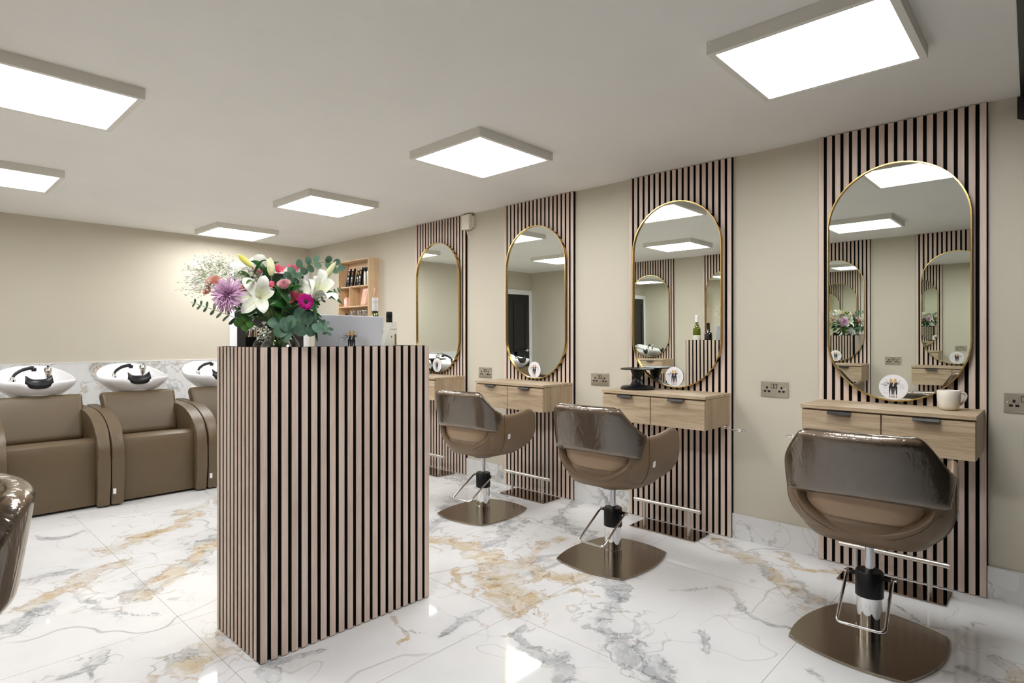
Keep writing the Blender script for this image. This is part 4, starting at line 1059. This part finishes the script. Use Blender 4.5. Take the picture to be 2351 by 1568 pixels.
bm = bmesh.new(); lathe(bm, [(0, .09), (.013, .09), (.011, .13), (.007, .136), (0, .136)], 16); mesh_obj('cap', bm, M['black'], t, True, 40)
for i, (y, d) in enumerate(((.40, .075), (.27, .07), (.15, .075))):
    x, yy = on(y, d); w = .052
    P = [[Vector((-.006+.018*math.sin(PI*j/6)*math.sin(PI*i_/8), (-w+2*w*i_/8)*(1-.25*j/6), .165*j/6)) for j in range(7)] for i_ in range(9)]
    o = mesh_obj('clear_bag', grid_solid(P, .012), [M['pouch'], M['grey_ink']][0], None, True, loc=(x, yy, 1.4128)); tag(o, ['clear product bag, left on the lower shelf', 'clear product bag in the middle of the lower shelf', 'clear product bag, right on the lower shelf behind the wine bottle'][i], 'bag', 'clear bags on the lower shelf')
# ------------------------------------------------------------------ vase and bouquet
VX, VY = 1.117, 2.425
RV = Vector((.6859, -.7277, 0)); FV = Vector((.4219, .9066, 0)); VD = Vector((1.117, 2.40, 0))/2.459; UP = Vector((0, 0, 1))
V0 = Vector((VX, VY-.025, 1.2542))
def bq(u, v, c=0):
    """bouquet frame: u to the right, v down, in units of 1/545 m round the vase axis; c metres to the front"""
    k = 1-c/2.459; return V0-VD*c+RV*((u-640)/545*k)+UP*((777.7-v)/545*k)
vase = thing('glass_vase', 'round clear glass vase of flowers standing on the reception desk', 'vase', (VX, VY, DK))
bm = bmesh.new()
lathe(bm, [(0, .002), (.045, .002), (.070, .012), (.092, .045), (.098, .085), (.090, .125), (.066, .158), (.052, .175), (.056, .192), (.0535, .192), (.0495, .175), (.063, .157), (.087, .124), (.0945, .085), (.0885, .046), (.067, .015), (0, .010)], 48)
mesh_obj('bowl', bm, M['glass'], vase, True)
bm = bmesh.new(); lathe(bm, [(0, .0105), (.066, .0155), (.0875, .046), (.0935, .085), (.088, .118), (0, .118)], 40)
mesh_obj('water', bm, glassy('vase_water', (1, 1, 1, 1), 0, .02, (.80, .88, .80, 1))[0], vase, True, 50)
def strip(bm, cl, nrm, W, prof, cup=0, n=5, mi=0, wave=0):
    """leaf or petal: centre line cl, surface normal nrm, half width W*prof(t)"""
    m = len(cl); rows = []
    for i, p in enumerate(cl):
        d = (cl[min(i+1, m-1)]-cl[max(i-1, 0)]).normalized(); sd = d.cross(nrm).normalized(); nn = sd.cross(d).normalized()
        t = i/(m-1); w = max(W*prof(t), 1e-4); r = []
        for k in range(n):
            s = -1+2*k/(n-1); r.append(bm.verts.new(p+sd*(s*w)+nn*(cup*w*s*s+wave*w*math.sin(t*9+s*2))))
        rows.append(r)
    for a, b in zip(rows[:-1], rows[1:]):
        for k in range(n-1): f = bm.faces.new((a[k], a[k+1], b[k+1], b[k])); f.smooth = True; f.material_index = mi
def arc(a, b, bow, n=9):
    return [a.lerp(b, i/(n-1))+bow*(4*(i/(n-1))*(1-i/(n-1))) for i in range(n)]
LP = lambda t: math.sin(PI*min(1, (t*.93+.04)))**.75
LILYP = lambda t: (.30+.70*math.sin(PI*min(1, t*.62+.18)))*(1-max(0, (t-.62)/.38)**2.4)
def to_local(bm, t): bmesh.ops.translate(bm, verts=bm.verts[:], vec=-t.location)
NECK = Vector((VX, VY, 1.285))
def stem_pts(p, lean=0):
    q = NECK+(p-NECK)*.02+Vector((random.uniform(-.02, .02), random.uniform(-.02, .02), 0)); low = Vector((VX+random.uniform(-.05, .05), VY+random.uniform(-.05, .05), 1.135))
    mid = p.lerp(q, .55)+UP*.03+(p-q).cross(UP)*.05
    return bez([p, mid, q, low], 6)
def flower_thing(name, label, cat, p, stem=True, group='flowers in the vase', r=.0022, sp=None):
    t = thing(name, label, cat, p, 0, group)
    if stem:
        bm = bmesh.new(); tube(bm, stem_pts(sp or p), r, 6); to_local(bm, t); mesh_obj('stem', bm, M['stem'], t, True)
    return t
def lily(label, c, tips, nrm, W=.030, stam=True, bowk=.12):
    t = flower_thing('lily', label, 'lily', c, sp=c-nrm*.02)
    for tp in tips:
        b = c-nrm*.028; L = (tp-b).length
        bm = bmesh.new(); cl = [p-nrm*(L*.22*(i/10)**4) for i, p in enumerate(arc(b, tp+nrm*(L*.08), nrm*(L*bowk), 11))]; strip(bm, cl, nrm, W, LILYP, .35, 7, 0, .05)
        strip(bm, [p+nrm*.0010 for p in cl[1:8]], nrm, .0014, lambda t: 1-t*.8, 0, 2, 1); to_local(bm, t)
        mesh_obj('petal', bm, [M['lily'], M['lilyvein']], t)
    if stam:
        bm = bmesh.new(); e1, e2 = frame_of(nrm)
        for k in range(6):
            a = 2*PI*k/6; e = c+nrm*.045+(e1*math.cos(a)+e2*math.sin(a))*.02
            tube(bm, arc(c-nrm*.02, e, nrm*.004, 5), .0008, 5)
        tube(bm, [c-nrm*.02, c+nrm*.055], .0014, 6); to_local(bm, t); mesh_obj('stamens', bm, M['lilyvein'], t, True)
    return t
N1 = (-FV+UP*.15+RV*.05).normalized(); N2 = (-FV*.75+RV*.55+UP*.25).normalized()
lily('large open white lily facing the camera at the front left of the bouquet', bq(597, 682, .13),
     [bq(608, 630, .16), bq(558, 636, .13), bq(530, 685, .15), bq(553, 718, .17), bq(606, 718, .19), bq(630, 664, .15)], N1, .0235)
lily('large white lily at the right of the bouquet, petals pointing up', bq(728, 676, .10),
     [bq(741, 611, .09), bq(714, 636, .05), bq(769, 640, .10), bq(778, 684, .16), bq(757, 678, .20), bq(722, 630, .15)], (N2+UP*.5).normalized(), .0215)
lily('pale white lily in the middle of the bouquet, behind the small lilac rose', bq(683, 668, .05),
     [bq(655, 612, .06), bq(702, 640, .06), bq(712, 672, .08), bq(668, 680, .06), bq(690, 690, .08), bq(645, 640, .02)], (N2*.4+N1*.8+UP*.2).normalized(), .026, False)
lily('white lily at the very top of the bouquet, seen from behind', bq(596, 628, -.02),
     [bq(596, 579, -.02), bq(613, 590, -.04), bq(575, 590, -.04), bq(560, 618, .0), bq(585, 585, -.08)], (UP*.4-FV*.7).normalized(), .026, False)
lily('white lily low at the back left, behind the lilac chrysanthemum', bq(558, 640, -.03),
     [bq(545, 612, -.02), bq(575, 612, -.02), bq(535, 634, -.02), bq(565, 655, .0)], N1, .024, False)
def bud(label, a, b, w, m):
    t = flower_thing('lily_bud', label, 'bud', b, sp=b)
    bm = bmesh.new(); cl = arc(b, a, Vector((0, 0, 0)), 12)
    pr = [.35, .62, .82, .95, 1, 1, .97, .9, .78, .6, .38, .08]
    tube(bm, cl, [w*k for k in pr], 12); 
    for v in bm.verts: pass
    to_local(bm, t); mesh_obj('bud', bm, m, t, True); return t
bud('yellow-green lily bud pointing up left at the top of the bouquet', bq(545, 583, .10), bq(578, 613, .10), .0125, M['bud'])
bud('pale upright lily bud above the middle of the bouquet', bq(620, 591, .10), bq(623, 634, .11), .0155, M['budw'])
bud('pale lily bud pointing up right above the right lily', bq(771, 600, .06), bq(745, 640, .06), .0125, M['budw'])
# chrysanthemum
c = bq(518, 677, .19); nm = (-FV*.8-RV*.45+UP*.05).normalized(); e1, e2 = frame_of(nm)
t = flower_thing('chrysanthemum', 'large lilac spider chrysanthemum at the left of the bouquet', 'chrysanthemum', c, sp=c-nm*.03)
bm = bmesh.new(); rnd = random.Random(3)
for k in range(230):
    a = rnd.uniform(0, 2*PI); lay = rnd.random()**.7; tilt = .15+lay*1.45; L = .044+.034*lay*rnd.uniform(.8, 1.15)
    d = (e1*math.cos(a)+e2*math.sin(a))*math.sin(tilt)+nm*math.cos(tilt); d = (d-UP*.22*lay).normalized()
    b = c-nm*.022; e = b+d*L
    strip(bm, arc(b, e, nm*L*.10, 6), nm+d*.01, .0023, lambda q: .5+.7*math.sin(PI*q*.75)*(1 if q < .98 else .3), .5, 3)
to_local(bm, t); mesh_obj('petals', bm, M['mum'], t)
# gerbera
c = bq(701, 693, .20); nm = (-FV*.9+RV*.28+UP*.05).normalized(); e1, e2 = frame_of(nm)
t = flower_thing('gerbera', 'small magenta gerbera with a dark centre, right of the middle', 'gerbera', c, sp=c-nm*.01)
bm = bmesh.new()
for ly in range(2):
    for k in range(26):
        a = 2*PI*(k+.5*ly)/26; L = .031-.006*ly+.002*math.sin(k*2.3); d = (e1*math.cos(a)+e2*math.sin(a))
        strip(bm, arc(c, c+d*L+nm*(.004+.004*ly), nm*.003, 5), nm, .0040, lambda q: .5+.6*math.sin(PI*q*.8)*(1 if q < .95 else .4), .2, 3)
to_local(bm, t); mesh_obj('petals', bm, M['gerb'], t)
bm = bmesh.new(); lathe(bm, [(0, .004), (.006, .0035), (.0095, .001), (.0095, -.001), (0, -.001)], 20); bm.transform(nm.to_track_quat('Z', 'Y').to_matrix().to_4x4()); bmesh.ops.translate(bm, verts=bm.verts[:], vec=nm*.004)
mesh_obj('centre', bm, M['dark'], t, True)
# roses
def rose(label, c, r, m, nm):
    t = flower_thing('rose', label, 'rose', c, sp=c-nm*r); e1, e2 = frame_of(nm); bm = bmesh.new()
    for ly in range(4):
        for k in range(3+ly):
            a0 = 2*PI*k/(3+ly)+ly*.7; rr = r*(.22+.24*ly); h = r*(1.0-.10*ly); rows = []
            for i in range(6):
                q = i/5; row = []
                for j in range(6):
                    a = a0+(j/5-.5)*2*PI/(3+ly)*1.35; rad = rr*(.55+.45*math.sin(q*PI*.55))+r*.10*q*q*ly
                    row.append(bm.verts.new(c+(e1*math.cos(a)+e2*math.sin(a))*rad+nm*(h*(q*1.0-.5)*(1-.18*(abs(j/5-.5)*2)**2)*1.3)))
                rows.append(row)
            for A_, B_ in zip(rows[:-1], rows[1:]):
                for j in range(5): f = bm.faces.new((A_[j], A_[j+1], B_[j+1], B_[j])); f.smooth = True
    tube(bm, [c-nm*r*.75, c-nm*r*.3, c], [r*.25, r*.8, r*.2], 10)
    to_local(bm, t); mesh_obj('petals', bm, m, t)
rose('small lilac-pink rose in the middle of the bouquet', bq(652, 654, .17), .0215, M['rosel'], (-FV*.6+UP*.6-RV*.2).normalized())
rose('peach rose bud at the left, above the chrysanthemum', bq(491, 647, .09), .023, M['rosep'], (UP*.6-RV*.2-FV*.7).normalized())
rose('peach rose bud at the far left, lowest of the peach pair', bq(476, 667, .09), .017, M['rosep'], (-RV*.6+UP*.2-FV*.7).normalized())
rose('pink rose at the upper middle, left of the upright bud', bq(592, 624, .02), .022, M['rosel'], (-FV*.5+UP).normalized())
rose('dusky pink rose between the front lily and the chrysanthemum', bq(560, 662, .06), .019, M['rosep'], (-FV*.7+UP*.5).normalized())
def alst(label, c, r, m=None):
    nm = (-FV*.7+UP*.6+RV*random.uniform(-.3, .3)).normalized(); e1, e2 = frame_of(nm)
    t = flower_thing('alstroemeria', label, 'alstroemeria', c, sp=c-nm*.01); bm = bmesh.new()
    for k in range(6):
        a = PI/3*k+.3; d = (e1*math.cos(a)+e2*math.sin(a)); strip(bm, arc(c-nm*r*.6, c+d*r*(1.0 if k % 2 else .85)+nm*r*.25, (nm-d*.4)*r*.18, 8), nm-d*.3, r*(.36 if k % 2 else .27), LP, .35, 5, 0, .06)
    to_local(bm, t); mesh_obj('petals', bm, m or M['alst'], t)
alst('coral pink alstroemeria right of the upright bud', bq(638, 619, .07), .030)
alst('coral pink alstroemeria below the eucalyptus arch', bq(673, 619, .05), .030)
alst('deep pink alstroemeria left of the small rose', bq(629, 655, .12), .026)
alst('dusky red alstroemeria behind the gerbera', bq(674, 684, .13), .042, flower('dusky_red', srgb(168, 70, 84), srgb(140, 48, 66), 40))
alst('deep pink alstroemeria between the front lily petals at the back', bq(572, 668, .03), .026)
# gypsophila
def gyp(label, c0, pts, seed, n, rad):
    rn = random.Random(seed); t = flower_thing('gypsophila_spray', label, 'gypsophila', c0, sp=c0)
    bs = bmesh.new(); bb = bmesh.new()
    for k in range(n):
        a = rn.choice(pts); p = a+RV*rn.gauss(0, rad)+UP*rn.gauss(0, rad*.8)-FV*rn.gauss(0, rad*.9)
        hub = a.lerp(c0, .15)+RV*rn.gauss(0, .008)+UP*rn.gauss(0, .008)
        tube(bs, arc(hub, p, UP*rn.uniform(-.006, .01), 4), .00036, 3, cap=False)
        r = rn.uniform(.0028, .0046); M3 = Matrix.Translation(p-t.location)
        bmesh.ops.create_icosphere(bb, subdivisions=1, radius=r, matrix=M3 @ Matrix.Rotation(rn.random()*3, 4, 'X'))
    for a in pts: tube(bs, arc(c0, a, UP*.01, 6), .0009, 5)
    to_local(bs, t); mesh_obj('stems', bs, M['stem'], t); o = mesh_obj('blossoms', bb, M['gyp'], t); o['kind'] = 'stuff'
gyp('airy white gypsophila spray spreading out at the upper left', bq(560, 668, .0), [bq(u, v, c) for u, v, c in ((450, 618, .02), (440, 648, .0), (470, 605, .0), (495, 602, -.03), (510, 625, .0), (465, 635, .05), (445, 668, .03), (485, 650, .03), (480, 622, -.04), (525, 635, .05), (455, 640, -.05), (455, 630, .08), (470, 655, .1), (520, 608, -.03))], 4, 360, .026)
gyp('small white gypsophila cluster hanging over the vase rim', bq(612, 745, .10), [bq(u, v, c) for u, v, c in ((585, 755, .12), (600, 768, .12), (612, 758, .13), (595, 775, .10), (615, 772, .10), (608, 742, .13))], 5, 70, .010)
gyp('white gypsophila behind the top lily', bq(585, 650, -.02), [bq(u, v, c) for u, v, c in ((575, 620, .03), (565, 632, .03), (590, 635, .03), (545, 628, .05))], 6, 70, .014)
# eucalyptus sprigs
def euc(label, pts, seed, r0, r1, round_=1.0, pairs=9, m=None, hang=0):
    rn = random.Random(seed); P = bez(pts, 8); c0 = pts[0]
    t = flower_thing('eucalyptus_sprig', label, 'eucalyptus', c0, sp=c0)
    bm = bmesh.new(); tube(bm, P, .0012, 6); to_local(bm, t); mesh_obj('twig', bm, M['stem'], t, True)
    bm = bmesh.new()
    for k in range(pairs):
        q = (k+.6)/pairs; i = min(len(P)-2, int(q*(len(P)-1))); p = P[i]; d = (P[i+1]-P[i]).normalized(); r = r0+(r1-r0)*q
        for s in (-1, 1):
            side = (d.cross(-FV).normalized()*s+d*.35-FV*rn.uniform(-.7, .7)-UP*hang).normalized(); L = r*2
            nrm = (-FV+RV*rn.uniform(-.8, .8)+UP*rn.uniform(-.5, .5)).normalized()
            strip(bm, arc(p, p+side*L, nrm*L*.06, 9), nrm, r*round_, lambda z: math.sqrt(max(0, 1-(2*z-1)**2))+.02, .12, 5)
    to_local(bm, t); mesh_obj('leaves', bm, m or M['euc'], t); return t
euc('eucalyptus sprig reaching out to the lower left', [bq(560, 738, .08), bq(520, 722, .08), bq(475, 706, .07), bq(438, 694, .06)], 1, .021, .010, .40, 8)
euc('eucalyptus sprig arching over the right top of the bouquet', [bq(650, 660, .06), bq(668, 640, .07), bq(690, 616, .07), bq(725, 604, .06), bq(762, 606, .04), bq(778, 622, .04)], 2, .0205, .016, .78, 9)
euc('large-leaved eucalyptus at the lower right, over the vase', [bq(655, 725, .12), bq(680, 735, .15), bq(705, 745, .16), bq(722, 740, .16)], 3, .034, .024, .95, 5)
euc('large-leaved eucalyptus hanging low in front of the vase', [bq(640, 722, .10), bq(655, 745, .14), bq(672, 762, .15)], 8, .032, .028, .9, 3)
euc('small eucalyptus sprig at the far right, in front of the laptop', [bq(715, 735, .10), bq(738, 745, .10), bq(752, 752, .10), bq(750, 768, .1)], 4, .016, .010, .6, 5)
euc('mid green eucalyptus sprig at the lower left above the vase rim', [bq(575, 730, .12), bq(560, 740, .13), bq(553, 748, .13)], 5, .018, .016, .8, 3, M['leafl'])
euc('thin eucalyptus sprig at the right edge, in front of the wall shelf', [bq(735, 690, .03), bq(765, 672, .02), bq(785, 662, .02)], 6, .010, .006, .5, 6)
# leafy stems
def leafy(label, c0, leaves, m='leaf', W=.020):
    t = flower_thing('leaf_stem', label, 'leaves', c0, sp=c0)
    for a, b, w, nx in leaves:
        bm = bmesh.new(); L = (b-a).length
        strip(bm, arc(a, b, (UP*.16-FV*.10)*L, 11), (-FV*.7+UP*.7+RV*nx).normalized(), w, LP, .30, 5); to_local(bm, t); mesh_obj('leaf', bm, M[m], t)
    return t
leafy('broad dark leaves in the middle of the bouquet, below the small rose', bq(640, 720, .05), [(bq(628, 655, .13), bq(668, 706, .16), .020, .2), (bq(683, 735, .10), bq(620, 700, .17), .018, 0), (bq(625, 680, .1), bq(640, 735, .15), .02, .4)])
leafy('broad green leaves at the right under the white lily', bq(715, 690, .06), [(bq(712, 682, .08), bq(786, 700, .10), .013, .3), (bq(715, 680, .06), bq(779, 682, .04), .010, .3), (bq(712, 690, .08), bq(725, 728, .12), .013, .3)])
leafy('dark leaves at the top between the buds', bq(610, 650, .04), [(bq(618, 640, .07), bq(576, 600, .08), .013, -.2), (bq(583, 628, .10), bq(612, 598, .12), .008, .3), (bq(600, 640, .02), bq(640, 602, .02), .010, .3)])
leafy('green leaves behind the lilac chrysanthemum', bq(560, 680, .04), [(bq(575, 650, .08), bq(530, 668, .10), .013, 0), (bq(575, 640, .04), bq(538, 628, .04), .011, 0), (bq(585, 650, .12), bq(565, 652, .18), .008, 0)], 'leafl')
rn = random.Random(11); DL = []
names = ['lowest left', 'lower left', 'left', 'upper left', 'upper', 'middle', 'upper right', 'right', 'lower right', 'lowest right']
for k in range(10):
    a = PI*(1.12-1.24*k/9); cc = bq(632, 722, 0); LV = []
    for j in range(9):
        aa = a+rn.uniform(-.4, .4); rr = rn.uniform(.03, .115); L = rn.uniform(.05, .085)
        p = cc+RV*math.cos(aa)*rr*1.15+UP*math.sin(aa)*rr*.75-FV*rn.uniform(-.10, .12)
        d = (RV*math.cos(aa)+UP*(math.sin(aa)*.6+rn.uniform(-.5, .3))-FV*rn.uniform(-.5, .5)).normalized()
        LV.append((p, p+d*L, rn.uniform(.010, .017), rn.uniform(-.7, .7)))
    leafy('dark filler foliage inside the bouquet, %s of the ten stems' % names[k], bq(632+55*math.cos(a), 735-40*abs(math.sin(a)), rn.uniform(-.05, .08)), LV)
leafy('narrow dark leaf hanging down at the right in front of the laptop', bq(705, 745, .12), [(bq(715, 745, .12), bq(728, 785, .13), .007, .2)])


# ------------------------------------------------------------------ camera, light, view
cam = bpy.data.cameras.new('camera'); co = bpy.data.objects.new('camera', cam); COL.objects.link(co)
cam.sensor_width = 36; cam.lens = 1341.86*36/2351; cam.shift_y = -6.3/2351; cam.clip_start = .02
co.location = (0, 0, 1.2542); co.rotation_euler = (PI/2, 0, -math.radians(46.696)); S.camera = co
w = bpy.data.worlds.new('world'); S.world = w; w.use_nodes = True; w.node_tree.nodes['Background'].inputs[0].default_value = (.02, .02, .022, 1)
S.view_settings.view_transform = 'Standard'; S.view_settings.look = 'None'; S.view_settings.gamma = 1
S.view_settings.use_curve_mapping = False; S.view_settings.exposure = 0.10
S.cycles.max_bounces = 12; S.cycles.diffuse_bounces = 6; S.cycles.glossy_bounces = 8; S.cycles.transparent_max_bounces = 16
S.cycles.caustics_reflective = False; S.cycles.caustics_refractive = False
